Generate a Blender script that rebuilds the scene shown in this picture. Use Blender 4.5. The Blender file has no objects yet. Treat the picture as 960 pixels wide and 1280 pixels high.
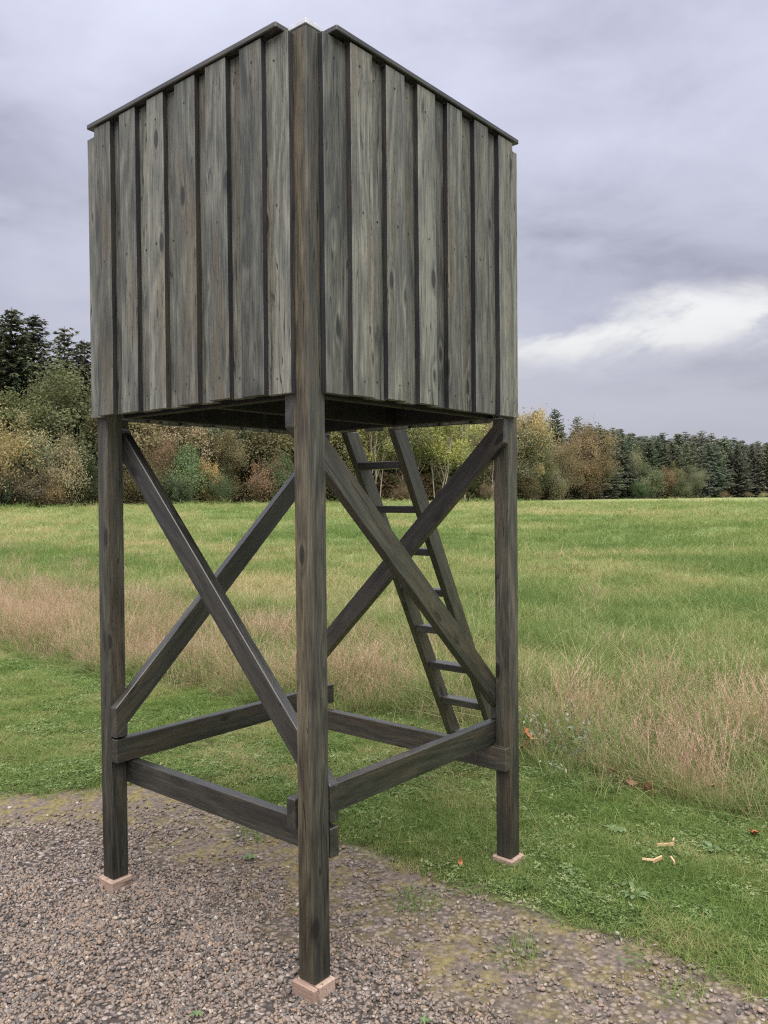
import bpy, bmesh, math, random
import numpy as np
from mathutils import Vector, Matrix

R = math.radians
random.seed(7)
scene = bpy.context.scene
C = scene.collection

# ------------------------------------------------------------------ camera
CAM = Vector((-1.8726, -1.8724, 1.6212))
YAW, PITCH, ROLL, FPX = R(39.877), R(-0.922), R(-0.472), 1028.1
fw = Vector((math.cos(YAW)*math.cos(PITCH), math.sin(YAW)*math.cos(PITCH), math.sin(PITCH)))
rt = Vector((math.sin(YAW), -math.cos(YAW), 0))
up = rt.cross(fw)
r2 = rt*math.cos(ROLL) + up*math.sin(ROLL)
u2 = -rt*math.sin(ROLL) + up*math.cos(ROLL)
cd = bpy.data.cameras.new('camera')
cam = bpy.data.objects.new('camera', cd); C.objects.link(cam)
cam.matrix_world = Matrix(((r2.x, u2.x, -fw.x, CAM.x), (r2.y, u2.y, -fw.y, CAM.y), (r2.z, u2.z, -fw.z, CAM.z), (0, 0, 0, 1)))
cd.sensor_fit = 'HORIZONTAL'; cd.sensor_width = 36.0; cd.lens = 36.0*FPX/960.0
cd.clip_start = 0.05; cd.clip_end = 3000
scene.camera = cam

# ------------------------------------------------------------------ sky and sun
SUN_EL, SUN_AZ = R(70), R(226)          # azimuth measured from +x towards +y: from behind the camera, to its left
world = bpy.data.worlds.new('World'); scene.world = world; world.use_nodes = True

class NT:
    """small node-tree helper"""
    def __init__(s, tree): s.t = tree; s.n = tree.nodes; s.l = tree.links
    def node(s, typ, **kw):
        n = s.n.new(typ)
        for k, v in kw.items(): setattr(n, k, v)
        return n
    def put(s, sock, val):
        if val is None: return
        if isinstance(val, bpy.types.NodeSocket): s.l.new(val, sock)
        elif isinstance(val, (int, float)):
            try: sock.default_value = val
            except TypeError: sock.default_value = (val, val, val)
        else:
            val = tuple(val)
            if sock.type == 'RGBA' and len(val) == 3: val = val + (1,)
            sock.default_value = val
    def math(s, op, a, b=None, c=None, clamp=False):
        n = s.node('ShaderNodeMath', operation=op, use_clamp=clamp)
        for i, v in enumerate((a, b, c)): s.put(n.inputs[i], v)
        return n.outputs[0]
    def vmath(s, op, a, b=None, out=0):
        n = s.node('ShaderNodeVectorMath', operation=op)
        s.put(n.inputs[0], a); s.put(n.inputs[1], b)
        return n.outputs[out]
    def scale(s, a, k):
        n = s.node('ShaderNodeVectorMath', operation='SCALE'); s.put(n.inputs[0], a); s.put(n.inputs['Scale'], k); return n.outputs[0]
    def comb(s, x, y, z):
        n = s.node('ShaderNodeCombineXYZ')
        for i, v in enumerate((x, y, z)): s.put(n.inputs[i], v)
        return n.outputs[0]
    def sep(s, v):
        n = s.node('ShaderNodeSeparateXYZ'); s.put(n.inputs[0], v); return n.outputs
    def noise(s, vec, sc, det=4, rough=0.5, dist=0.0, col=False):
        n = s.node('ShaderNodeTexNoise'); s.put(n.inputs['Vector'], vec)
        n.inputs['Scale'].default_value = sc; n.inputs['Detail'].default_value = det
        n.inputs['Roughness'].default_value = rough; n.inputs['Distortion'].default_value = dist
        return n.outputs[1 if col else 0]
    def voro(s, vec, sc, feat='F1', out='Distance', rnd=1.0):
        n = s.node('ShaderNodeTexVoronoi', feature=feat); s.put(n.inputs['Vector'], vec)
        n.inputs['Scale'].default_value = sc; n.inputs['Randomness'].default_value = rnd
        return n.outputs[out]
    def ramp(s, fac, stops, interp='LINEAR'):
        n = s.node('ShaderNodeValToRGB'); e = n.color_ramp.elements; n.color_ramp.interpolation = interp
        while len(e) < len(stops): e.new(0.5)
        for el, (p, c) in zip(e, stops):
            el.position = p; el.color = (c, c, c, 1) if isinstance(c, (int, float)) else (tuple(c) + (1,))[:4]
        s.put(n.inputs[0], fac); return n.outputs[0]
    def mapr(s, v, a, b, c=0.0, d=1.0, smooth=True):
        n = s.node('ShaderNodeMapRange', interpolation_type='SMOOTHSTEP' if smooth else 'LINEAR')
        s.put(n.inputs[0], v)
        for i, q in enumerate((a, b, c, d)): s.put(n.inputs[i+1], q)
        return n.outputs[0]
    def mix(s, f, a, b, mode='MIX'):
        n = s.node('ShaderNodeMix', data_type='RGBA', blend_type=mode)
        s.put(n.inputs[0], f); s.put(n.inputs[6], a); s.put(n.inputs[7], b); return n.outputs[2]
    def attr(s, name, typ='GEOMETRY', out='Fac'):
        n = s.node('ShaderNodeAttribute', attribute_name=name, attribute_type=typ); return n.outputs[out]
    def bump(s, h, strength=0.5, dist=0.01):
        n = s.node('ShaderNodeBump'); s.put(n.inputs['Height'], h)
        n.inputs['Strength'].default_value = strength; n.inputs['Distance'].default_value = dist; return n.outputs[0]

def build_world():
    w = NT(world.node_tree); w.n.clear()
    out = w.node('ShaderNodeOutputWorld'); bg = w.node('ShaderNodeBackground')
    w.l.new(bg.outputs[0], out.inputs[0])
    tc = w.node('ShaderNodeTexCoord')
    d = w.vmath('NORMALIZE', tc.outputs['Generated'])
    x, y, z = w.sep(d)
    zc = w.math('MAXIMUM', z, 0.0)
    k = w.math('DIVIDE', 1.0, w.math('ADD', zc, 0.16))
    pl = w.comb(w.math('MULTIPLY', x, k), w.math('MULTIPLY', y, k), w.math('MULTIPLY', zc, 0.6))   # clouds lie in a flat layer
    sky = w.node('ShaderNodeTexSky', sky_type='NISHITA', sun_disc=False)
    sky.sun_elevation = SUN_EL; sky.sun_rotation = R(90) - SUN_AZ
    blue = w.scale(sky.outputs[0], 0.06)
    pl1 = w.vmath('ADD', pl, (7.4, 8.1, 2.7))
    big = w.noise(pl1, 0.75, 5, 0.5, 0.35)
    fine = w.noise(w.vmath('ADD', pl, (9.3, 4.1, 2.2)), 2.6, 7, 0.58, 0.5)
    dens = w.math('ADD', w.math('MULTIPLY', big, 0.72), w.math('MULTIPLY', fine, 0.28))
    cloud = w.ramp(dens, [(0.36, (0.36, 0.375, 0.46)), (0.46, (0.33, 0.345, 0.435)), (0.54, (0.288, 0.30, 0.385)), (0.64, (0.205, 0.213, 0.285))])
    # thinner, brighter cloud low over the horizon, broken by noise
    el = w.math('ADD', z, w.math('MULTIPLY', w.math('SUBTRACT', w.noise(w.vmath('MULTIPLY', d, (3.0, 3.0, 9.0)), 1.3, 6, 0.6, 0.4), 0.5), 0.11))
    band = w.math('MULTIPLY', w.mapr(el, 0.135, 0.185), w.mapr(el, 0.245, 0.195))
    gap = w.math('MULTIPLY', band, w.mapr(w.noise(w.vmath('ADD', w.vmath('MULTIPLY', d, (1.0, 1.0, 3.0)), (2.7, 4.4, 7.1)), 2.2, 6, 0.62, 0.4), 0.48, 0.62))
    cloud = w.mix(gap, cloud, (0.565, 0.575, 0.60))
    low = w.mapr(el, 0.20, 0.09)
    cloud = w.mix(w.math('MULTIPLY', low, 0.8), cloud, (0.42, 0.43, 0.51))
    cover = w.mapr(dens, 0.30, 0.40, 0.80, 1.0)
    col = w.mix(cover, blue, cloud)
    cie = w.math('MULTIPLY', w.math('ADD', 1.0, w.math('MULTIPLY', zc, 2.2)), 0.62)     # overcast skies are brighter overhead
    w.put(bg.inputs['Color'], w.vmath('MULTIPLY', w.scale(col, cie), (1.01, 1.0, 0.965))); bg.inputs['Strength'].default_value = 1.0
    world.cycles.sampling_method = 'NONE'        # the overcast sky is even enough without light sampling
build_world()

sd = bpy.data.lights.new('sun', 'SUN'); sd.energy = 4.0; sd.angle = R(85); sd.color = (1.0, 0.95, 0.88)
sun = bpy.data.objects.new('sun', sd); C.objects.link(sun); sun.location = (-6, -6, 12)
sdir = Vector((math.cos(SUN_EL)*math.cos(SUN_AZ), math.cos(SUN_EL)*math.sin(SUN_AZ), math.sin(SUN_EL)))
sun.rotation_euler = sdir.to_track_quat('Z', 'Y').to_euler()

vs = scene.view_settings
vs.view_transform = 'Standard'; vs.look = 'None'; vs.gamma = 1; vs.use_curve_mapping = False; vs.exposure = 0.8
scene.cycles.max_bounces = 4; scene.cycles.diffuse_bounces = 2; scene.cycles.glossy_bounces = 2; scene.cycles.transmission_bounces = 2
scene.cycles.use_adaptive_sampling = True; scene.cycles.adaptive_threshold = 0.016
scene.cycles.use_denoising = False; scene.cycles.filter_width = 1.2

# ------------------------------------------------------------------ helpers
WPOS = {}
def link(o, parent=None, world_loc=(0, 0, 0)):
    C.objects.link(o); world_loc = Vector(world_loc)
    if parent is not None:
        o.parent = parent; o.location = world_loc - WPOS[parent]
    else: o.location = world_loc
    WPOS[o] = world_loc
    return o
def tag(o, label=None, cat=None, group=None, kind=None):
    if label: o['label'] = label
    if cat: o['category'] = cat
    if group: o['group'] = group
    if kind: o['kind'] = kind
    return o
def empty(name, loc):
    o = bpy.data.objects.new(name, None); o.empty_display_size = 0.2
    return link(o, None, loc)
def mesh_np(name, V, F, mat=None, attrs=None, smooth=False):
    """V (n,3); F (m,3) or (m,4) array or list of those"""
    me = bpy.data.meshes.new(name)
    V = np.asarray(V, np.float32)
    Fs = F if isinstance(F, list) else [F]
    Fs = [np.asarray(f, np.int32) for f in Fs if len(f)]
    nl = sum(f.size for f in Fs); nf = sum(len(f) for f in Fs)
    me.vertices.add(len(V)); me.vertices.foreach_set('co', V.ravel())
    me.loops.add(nl); me.loops.foreach_set('vertex_index', np.concatenate([f.ravel() for f in Fs]))
    st = []; o = 0
    for f in Fs:
        k = f.shape[1]; st.append(o + np.arange(len(f), dtype=np.int32)*k); o += f.size
    me.polygons.add(nf); me.polygons.foreach_set('loop_start', np.concatenate(st).astype(np.int32))
    if smooth: me.polygons.foreach_set('use_smooth', np.ones(nf, bool))
    me.update(calc_edges=True); me.validate()
    for k, a in (attrs or {}).items():
        a = np.asarray(a, np.float32)
        if a.ndim == 1: at = me.attributes.new(k, 'FLOAT', 'POINT'); at.data.foreach_set('value', a)
        else: at = me.attributes.new(k, 'FLOAT_VECTOR', 'POINT'); at.data.foreach_set('vector', a.ravel())
    if mat: me.materials.append(mat)
    return me
def bm_to_mesh(bm, name, mat, gc=None, smooth=False):
    """gc: function vertex -> grain coordinate"""
    me = bpy.data.meshes.new(name); bm.normal_update(); bm.to_mesh(me)
    if gc is not None:
        at = me.attributes.new('gc', 'FLOAT_VECTOR', 'POINT')
        at.data.foreach_set('vector', np.array(gc, np.float32).ravel())
    if mat: me.materials.append(mat)
    return me

# ------------------------------------------------------------------ materials
def new_mat(name):
    m = bpy.data.materials.new(name); m.use_nodes = True
    t = NT(m.node_tree); t.n.clear()
    out = t.node('ShaderNodeOutputMaterial'); b = t.node('ShaderNodeBsdfPrincipled')
    t.l.new(b.outputs[0], out.inputs[0])
    return m, t, b, out

def wood_mat(name, dark, mid, light, warm, rough=0.55, contrast=1.0, wet=0.0, coat=0.0):
    m, t, b, out = new_mat(name)
    gc = t.attr('gc', out='Vector')
    oi = t.node('ShaderNodeObjectInfo'); rnd = oi.outputs['Random']
    off = t.comb(t.math('MULTIPLY', rnd, 37.0), t.math('MULTIPLY', rnd, 91.0), t.math('MULTIPLY', rnd, 53.0))
    g = t.vmath('ADD', gc, off)
    # knots: sparse cells
    kv = t.vmath('MULTIPLY', g, (3.2, 9.0, 9.0))
    kd = t.voro(kv, 1.0)
    knot = t.mapr(kd, 0.30, 0.05)
    kcore = t.mapr(kd, 0.15, 0.09)
    # ring lines running along the timber, swerving round the knots
    warp = t.noise(t.vmath('MULTIPLY', g, (1.3, 7.0, 7.0)), 1.0, 2, 0.5)
    gx, gy, gz = t.sep(g)
    ph = t.math('ADD', t.math('ADD', t.math('MULTIPLY', gy, 90.0), t.math('MULTIPLY', gz, 60.0)), t.math('ADD', t.math('MULTIPLY', warp, 34.0), t.math('MULTIPLY', knot, 5.0)))
    ring = t.math('SINE', ph)
    fib = t.noise(t.vmath('MULTIPLY', g, (9.0, 190.0, 190.0)), 1.0, 4, 0.65)
    blot = t.noise(t.vmath('MULTIPLY', g, (4.5, 15.0, 15.0)), 1.0, 6, 0.68, 0.3)
    stain = t.noise(t.vmath('MULTIPLY', g, (0.7, 9.0, 9.0)), 1.3, 3, 0.55, 0.6)
    streak = t.noise(t.vmath('MULTIPLY', g, (1.6, 55.0, 55.0)), 1.0, 3, 0.55)
    f = t.math('ADD', t.math('MULTIPLY', ring, 0.12*contrast), t.math('MULTIPLY', t.math('SUBTRACT', fib, 0.5), 1.15*contrast))
    f = t.math('ADD', f, t.math('MULTIPLY', t.math('SUBTRACT', streak, 0.5), 0.38*contrast))
    f = t.math('ADD', f, t.math('MULTIPLY', t.math('SUBTRACT', blot, 0.5), 0.7))
    f = t.math('ADD', f, t.math('ADD', 0.44, t.math('MULTIPLY', t.math('SUBTRACT', rnd, 0.5), 0.40)))
    col = t.ramp(f, [(0.12, dark), (0.5, mid), (0.88, light)])
    col = t.mix(t.math('MULTIPLY', t.mapr(stain, 0.50, 0.66), 0.52), col, t.mix(f, t.vmath('MULTIPLY', warm, (0.55, 0.55, 0.55)) , warm))
    col = t.mix(t.math('MULTIPLY', kcore, 0.9), col, tuple(0.45*c for c in dark))
    col = t.mix(t.math('MULTIPLY', t.mapr(fib, 0.36, 0.24), 0.65), col, tuple(0.5*c for c in dark))
    ln = t.math('ABSOLUTE', t.math('SUBTRACT', t.noise(t.vmath('MULTIPLY', g, (1.1, 30.0, 30.0)), 1.0, 2, 0.5), 0.5))
    crack = t.math('MULTIPLY', t.mapr(ln, 0.012, 0.004), t.mapr(blot, 0.44, 0.56))
    tick = t.mapr(t.voro(t.vmath('MULTIPLY', g, (26.0, 210.0, 210.0)), 1.0), 0.26, 0.16)
    tick = t.math('MULTIPLY', tick, t.mapr(stain, 0.40, 0.58))
    pit = t.math('MAXIMUM', crack, t.math('MULTIPLY', tick, 0.8))
    col = t.mix(t.math('MULTIPLY', pit, 0.85), col, tuple(0.35*c for c in dark))
    if wet:
        zz = t.sep(t.node('ShaderNodeNewGeometry').outputs['Position'])[2]
        damp = t.mapr(t.math('ADD', zz, t.math('MULTIPLY', blot, 0.5)), 1.5, 0.35)
        col = t.mix(t.math('MULTIPLY', damp, wet), col, t.vmath('MULTIPLY', col, (0.42, 0.42, 0.40)))
    t.put(b.inputs['Base Color'], col)
    t.put(b.inputs['Roughness'], t.mapr(fib, 0.3, 0.7, rough-0.1, rough+0.14, smooth=False))
    b.inputs['Specular IOR Level'].default_value = 0.5
    b.inputs['Coat Weight'].default_value = coat; b.inputs['Coat Roughness'].default_value = 0.32; b.inputs['Coat IOR'].default_value = 1.65
    h = t.math('SUBTRACT', t.math('ADD', t.math('MULTIPLY', fib, 0.6), t.math('MULTIPLY', ring, 0.12)), t.math('MULTIPLY', pit, 0.5))
    t.put(b.inputs['Normal'], t.bump(h, 0.5, 0.003))
    return m

M = {}
M['clad'] = wood_mat('weathered_cladding', (0.036, 0.039, 0.034), (0.122, 0.127, 0.106), (0.255, 0.257, 0.208), (0.180, 0.150, 0.095), 0.62)
M['clad_edge'] = wood_mat('dark_board_edge', (0.010, 0.010, 0.012), (0.021, 0.021, 0.023), (0.048, 0.046, 0.041), (0.085, 0.066, 0.04), 0.65)
M['post'] = wood_mat('stained_post', (0.017, 0.018, 0.014), (0.058, 0.057, 0.044), (0.130, 0.119, 0.084), (0.138, 0.098, 0.054), 0.54, 1.0, wet=0.9)
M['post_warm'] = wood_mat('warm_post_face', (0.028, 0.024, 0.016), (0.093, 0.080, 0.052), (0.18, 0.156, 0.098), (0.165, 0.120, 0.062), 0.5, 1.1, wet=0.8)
M['beam'] = wood_mat('dark_beam', (0.010, 0.011, 0.009), (0.032, 0.032, 0.026), (0.076, 0.071, 0.054), (0.085, 0.064, 0.038), 0.44, coat=0.4)
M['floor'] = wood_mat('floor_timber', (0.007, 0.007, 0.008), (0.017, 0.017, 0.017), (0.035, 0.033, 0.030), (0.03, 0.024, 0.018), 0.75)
M['block'] = wood_mat('raw_block', (0.24, 0.155, 0.12), (0.38, 0.275, 0.215), (0.50, 0.39, 0.31), (0.33, 0.24, 0.17), 0.7, 0.5)
M['chip'] = wood_mat('chip_wood', (0.42, 0.27, 0.14), (0.58, 0.40, 0.22), (0.70, 0.52, 0.32), (0.6, 0.38, 0.2), 0.7, 0.5)

def metal_mat():
    m, t, b, out = new_mat('zinc_cap')
    tc = t.node('ShaderNodeTexCoord').outputs['Object']
    n = t.noise(tc, 40, 4, 0.6)
    t.put(b.inputs['Base Color'], t.ramp(n, [(0.3, (0.52, 0.54, 0.57)), (0.7, (0.74, 0.76, 0.80))]))
    b.inputs['Roughness'].default_value = 0.5; b.inputs['Metallic'].default_value = 0.25
    return m
M['zinc'] = metal_mat()
def screw_mat():
    m, t, b, out = new_mat('screw_steel')
    n = t.noise(t.node('ShaderNodeTexCoord').outputs['Object'], 60, 2)
    t.put(b.inputs['Base Color'], t.ramp(n, [(0.3, (0.012, 0.012, 0.012)), (0.7, (0.05, 0.045, 0.04))])); b.inputs['Roughness'].default_value = 0.6
    return m
M['screw'] = screw_mat()

def leafy_mat(name, stops, src='tint', typ='INSTANCER', trans=0.3, vert=None, rough=0.6, objcol=False):
    """foliage: hue comes from a per-plant tint, a little spread along each blade"""
    m, t, b, out = new_mat(name)
    tint = t.attr(src, typ)
    if vert: tint = t.math('ADD', tint, t.math('MULTIPLY', t.math('SUBTRACT', t.attr(vert), 0.5), 0.75))
    if objcol:
        oi = t.node('ShaderNodeObjectInfo')
        base = oi.outputs['Color']
        hv = t.ramp(tint, [(0.0, (0.62, 0.64, 0.62)), (0.5, (1.0, 1.0, 1.0)), (1.0, (1.45, 1.34, 1.12))])
        col = t.mix(1.0, base, hv, 'MULTIPLY')
    else: col = t.ramp(tint, stops)
    t.n.remove(b); b = t.node('ShaderNodeBsdfDiffuse'); t.put(b.inputs['Color'], col)
    tr = t.node('ShaderNodeBsdfTranslucent'); t.put(tr.inputs['Color'], t.vmath('MULTIPLY', col, (1.1, 1.15, 0.8)))
    mx = t.node('ShaderNodeMixShader'); mx.inputs[0].default_value = trans
    t.l.new(b.outputs[0], mx.inputs[1]); t.l.new(tr.outputs[0], mx.inputs[2]); t.l.new(mx.outputs[0], out.inputs[0])
    return m
M['lawn'] = leafy_mat('lawn_grass', [(0.0, (0.106, 0.164, 0.048)), (0.45, (0.18, 0.26, 0.08)), (0.75, (0.276, 0.297, 0.122)), (1.0, (0.403, 0.329, 0.191))], trans=0.38, vert='vt')
M['clover'] = leafy_mat('clover_leaf', [(0.0, (0.10, 0.16, 0.055)), (0.6, (0.17, 0.24, 0.09)), (1.0, (0.31, 0.35, 0.18))], trans=0.35, vert='vt')
M['dry'] = leafy_mat('dry_grass', [(0.0, (0.15, 0.20, 0.06)), (0.3, (0.34, 0.275, 0.16)), (0.6, (0.43, 0.28, 0.22)), (1.0, (0.58, 0.425, 0.33))], trans=0.35, vert='vt')
M['field'] = leafy_mat('field_grass', [(0.0, (0.113, 0.171, 0.056)), (0.4, (0.198, 0.259, 0.097)), (0.7, (0.299, 0.303, 0.138)), (1.0, (0.475, 0.363, 0.232))], trans=0.35, vert='vt')
M['foliage'] = leafy_mat('tree_foliage', None, 'tint', 'GEOMETRY', 0.28, objcol=True)

M['under'] = leafy_mat('undergrowth_leaf', [(0.0, (0.05, 0.075, 0.035)), (0.4, (0.085, 0.095, 0.045)), (0.7, (0.14, 0.10, 0.06)), (1.0, (0.17, 0.10, 0.07))], 'tint', 'GEOMETRY', 0.25)
def bark_mat():
    m, t, b, out = new_mat('tree_bark')
    p = t.node('ShaderNodeTexCoord').outputs['Object']
    n = t.noise(t.vmath('MULTIPLY', p, (6, 6, 1.2)), 1.5, 4, 0.6)
    t.put(b.inputs['Base Color'], t.mix(1.0, t.ramp(n, [(0.3, (0.5, 0.5, 0.5)), (0.7, (1.3, 1.25, 1.2))]), t.node('ShaderNodeObjectInfo').outputs['Color'], 'MULTIPLY'))
    b.inputs['Roughness'].default_value = 0.85
    return m
M['bark'] = bark_mat()
def stone_mat():
    m, t, b, out = new_mat('gravel_stone')
    rnd = t.math('FRACT', t.math('ADD', t.attr('tint', 'INSTANCER'), t.attr('vt')))
    p = t.node('ShaderNodeTexCoord').outputs['Object']
    n = t.noise(p, 140, 3, 0.6)
    c = t.ramp(rnd, [(0.0, (0.084, 0.074, 0.067)), (0.14, (0.129, 0.112, 0.1)), (0.32, (0.188, 0.146, 0.12)), (0.5, (0.21, 0.156, 0.12)), (0.64, (0.161, 0.141, 0.127)), (0.8, (0.251, 0.173, 0.12)), (0.95, (0.245, 0.21, 0.175)), (1.0, (0.397, 0.352, 0.301))])
    t.put(b.inputs['Base Color'], t.mix(1.0, c, t.ramp(n, [(0.3, 0.72), (0.7, 1.15)]), 'MULTIPLY'))
    b.inputs['Roughness'].default_value = 0.6; b.inputs['Specular IOR Level'].default_value = 0.4
    return m
M['stone'] = stone_mat()
def plain_leaf(name, c0, c1, rough=0.6):
    m, t, b, out = new_mat(name)
    n = t.noise(t.node('ShaderNodeTexCoord').outputs['Object'], 35, 4, 0.6)
    t.put(b.inputs['Base Color'], t.ramp(n, [(0.3, c0), (0.7, c1)])); b.inputs['Roughness'].default_value = rough
    return m
M['redleaf'] = plain_leaf('fallen_leaf_red', (0.22, 0.05, 0.025), (0.42, 0.13, 0.05))
M['orangeleaf'] = plain_leaf('fallen_leaf_orange', (0.34, 0.11, 0.05), (0.50, 0.21, 0.09))
M['brownleaf'] = plain_leaf('fallen_leaf_brown', (0.16, 0.07, 0.04), (0.36, 0.19, 0.11))
M['weed'] = plain_leaf('weed_leaf', (0.06, 0.11, 0.035), (0.13, 0.19, 0.075))
M['silver'] = plain_leaf('silver_weed', (0.09, 0.125, 0.085), (0.19, 0.23, 0.18))
M['white'] = plain_leaf('pale_scrap', (0.30, 0.30, 0.26), (0.46, 0.46, 0.42))

# ------------------------------------------------------------------ terrain
EDGE_V = np.array([-700, -40, -6, -1.14, -0.9, -0.68, -0.37, 0.15, 0.78, 1.57, 2.19, 2.35, 2.72, 4.2, 8, 40, 700.])
EDGE_U = np.array([-2, -1, 0.6, 0.88, 0.93, 0.98, 0.95, 0.95, 0.98, 1.01, 0.75, 0.62, 0.25, -0.6, -2.5, -12, -60.])
TALL_V = np.array([-700, -8, -0.74, -0.16, 0.34, 0.77, 1.44, 2.17, 3.09, 4.9, 7.0, 12, 40, 700.])
TALL_U = np.array([3, 2.9, 2.42, 2.28, 2.35, 2.55, 2.80, 2.62, 2.34, 2.20, 2.30, 2.3, 3, 3.])
TBACK_V = np.array([-60, -0.2, 0.7, 1.7, 4.4, 8.9, 11.7, 13.6, 40.])
TBACK_U = np.array([3.2, 3.1, 3.05, 3.1, 3.6, 4.3, 4.4, 4.0, 3.8])
def sstep(a, b, x):
    t = np.clip((x-a)/(b-a), 0, 1); return t*t*(3-2*t)
def vnoise(x, y, seed=0):
    """smooth value noise"""
    xi = np.floor(x).astype(int); yi = np.floor(y).astype(int); xf = x-xi; yf = y-yi
    def h(a, b):
        n = (a*374761393 + b*668265263 + seed*974711) & 0x7fffffff
        n = ((n ^ (n >> 13))*1274126177) & 0x7fffffff
        return ((n ^ (n >> 16)) & 0xffff)/65535.0
    sx = xf*xf*(3-2*xf); sy = yf*yf*(3-2*yf)
    return (h(xi, yi)*(1-sx)+h(xi+1, yi)*sx)*(1-sy) + (h(xi, yi+1)*(1-sx)+h(xi+1, yi+1)*sx)*sy
def fbm(x, y, seed=0, o=3):
    s = 0; a = 0.5; t = 0
    for i in range(o): s = s + a*vnoise(x*2**i, y*2**i, seed+i*17); t += a; a *= 0.5
    return s/t
def edge_dist(x, y):      # >0 on the lawn side of the gravel's edge
    return x - np.interp(y, EDGE_V, EDGE_U) + (fbm(x*2.2, y*2.2, 5)-0.5)*0.34
def tall_dist(x, y):      # >0 inside the uncut grass
    return x - np.interp(y, TALL_V, TALL_U) + (fbm(x*2.5, y*2.5, 9)-0.5)*0.25
def terrain(x, y):
    x = np.asarray(x, float); y = np.asarray(y, float)
    d = np.hypot(x, y)
    z = 1.08*sstep(7, 80, d)
    z = z + (fbm(x*0.09, y*0.09, 3)-0.5)*0.30*sstep(6, 25, d)
    z = z + 0.012*(fbm(x*1.3, y*1.3, 21)-0.5)*sstep(1.0, 2.5, x)
    return z

def spaced(lo, hi, step, far, n):
    core = np.arange(lo, hi+1e-6, step)
    g = np.geomspace(step*1.2, far, n)
    a = lo - np.cumsum(g)[::-1]; b = hi + np.cumsum(g)
    return np.concatenate([a, core, b])
def ground_mat():
    m, t, b, out = new_mat('ground_surface')
    p = t.node('ShaderNodeNewGeometry').outputs['Position']
    x, y, z = t.sep(p)
    grav = t.attr('grav'); moss = t.attr('moss'); tall = t.attr('tall'); far = t.attr('far')
    # gravel fines between the stones
    v = t.voro(p, 46.0, out='Color'); vd = t.voro(p, 46.0)
    gs = t.ramp(t.sep(v)[0], [(0.0, (0.08, 0.075, 0.075)), (0.3, (0.19, 0.155, 0.14)), (0.6, (0.25, 0.20, 0.175)), (1.0, (0.36, 0.31, 0.28))])
    gcol = t.mix(t.mapr(vd, 0.35, 0.62), gs, (0.055, 0.046, 0.040))
    n1 = t.noise(p, 9.0, 5, 0.6); n2 = t.noise(p, 38.0, 4, 0.65)
    mcol = t.ramp(n2, [(0.3, (0.080, 0.062, 0.040)), (0.5, (0.165, 0.135, 0.058)), (0.7, (0.235, 0.20, 0.080))])
    dirt = t.ramp(n2, [(0.3, (0.07, 0.057, 0.047)), (0.7, (0.20, 0.16, 0.13))])
    mcol = t.mix(t.mapr(n1, 0.42, 0.58), dirt, mcol)
    gcol = t.mix(moss, gcol, mcol)
    # lawn soil and thatch
    lcol = t.ramp(n2, [(0.3, (0.075, 0.085, 0.03)), (0.55, (0.13, 0.15, 0.055)), (0.75, (0.22, 0.19, 0.10))])
    tcol = t.ramp(n2, [(0.3, (0.07, 0.08, 0.025)), (0.6, (0.20, 0.16, 0.085)), (0.8, (0.30, 0.22, 0.13))])
    # the field: swards of green and of straw, in long drifts
    f1 = t.noise(t.vmath('MULTIPLY', p, (0.12, 0.05, 0.1)), 1.0, 5, 0.6, 0.4)
    f2 = t.noise(p, 0.55, 6, 0.65); f3 = t.noise(p, 7.0, 4, 0.7)
    ff = t.math('ADD', t.math('MULTIPLY', f1, 0.5), t.math('ADD', t.math('MULTIPLY', f2, 0.32), t.math('MULTIPLY', f3, 0.2)))
    fcol = t.ramp(ff, [(0.36, (0.125, 0.175, 0.06)), (0.52, (0.19, 0.235, 0.092)), (0.62, (0.25, 0.25, 0.125)), (0.74, (0.36, 0.29, 0.19))])
    col = t.mix(grav, lcol, gcol)
    col = t.mix(tall, col, tcol); col = t.mix(far, col, fcol)
    t.put(b.inputs['Base Color'], col); b.inputs['Roughness'].default_value = 0.9; b.inputs['Specular IOR Level'].default_value = 0.2
    h = t.math('ADD', t.math('MULTIPLY', t.math('SUBTRACT', 1.0, vd), t.math('MULTIPLY', grav, t.math('SUBTRACT', 1.0, moss))), t.math('MULTIPLY', n2, 0.8))
    t.put(b.inputs['Normal'], t.bump(h, 0.7, 0.02))
    return m
def build_ground():
    xs = spaced(-4.5, 7.5, 0.11, 90, 42); ys = spaced(-4.5, 11, 0.11, 90, 42)
    X, Y = np.meshgrid(xs, ys, indexing='ij'); Z = terrain(X, Y)
    nx, ny = X.shape
    V = np.stack([X, Y, Z], -1).reshape(-1, 3)
    i = np.arange(nx*ny).reshape(nx, ny)
    F = np.stack([i[:-1, :-1], i[1:, :-1], i[1:, 1:], i[:-1, 1:]], -1).reshape(-1, 4)
    e = edge_dist(X, Y); tl = tall_dist(X, Y)
    patch = fbm(X*1.6, Y*1.6, 31)
    moss = sstep(-0.95, -0.30, e + (patch-0.5)*0.9)*(0.55+0.45*sstep(0.36, 0.56, fbm(X*3, Y*3, 41)))
    attrs = dict(grav=(1-sstep(-0.05, 0.12, e)).ravel(), moss=moss.ravel(), tall=sstep(-0.1, 0.2, tl).ravel(),
                 far=sstep(3.2, 6.5, X + (fbm(X*0.7, Y*0.7, 77)-0.5)*2.5).ravel())
    o = bpy.data.objects.new('ground', mesh_np('ground', V, F, ground_mat(), attrs, True)); link(o)
    tag(o, 'gravel yard, mown strip and wide grass field rising gently to the woods', 'ground', kind='structure')
build_ground()

# ------------------------------------------------------------------ the tower
P = 0.075; SU, SV = 1.2889, 1.2511
T = 0.04                                   # thickness of rails and braces
ZC, ZTOP = 1.966, 3.128                    # cladding from .. to

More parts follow.
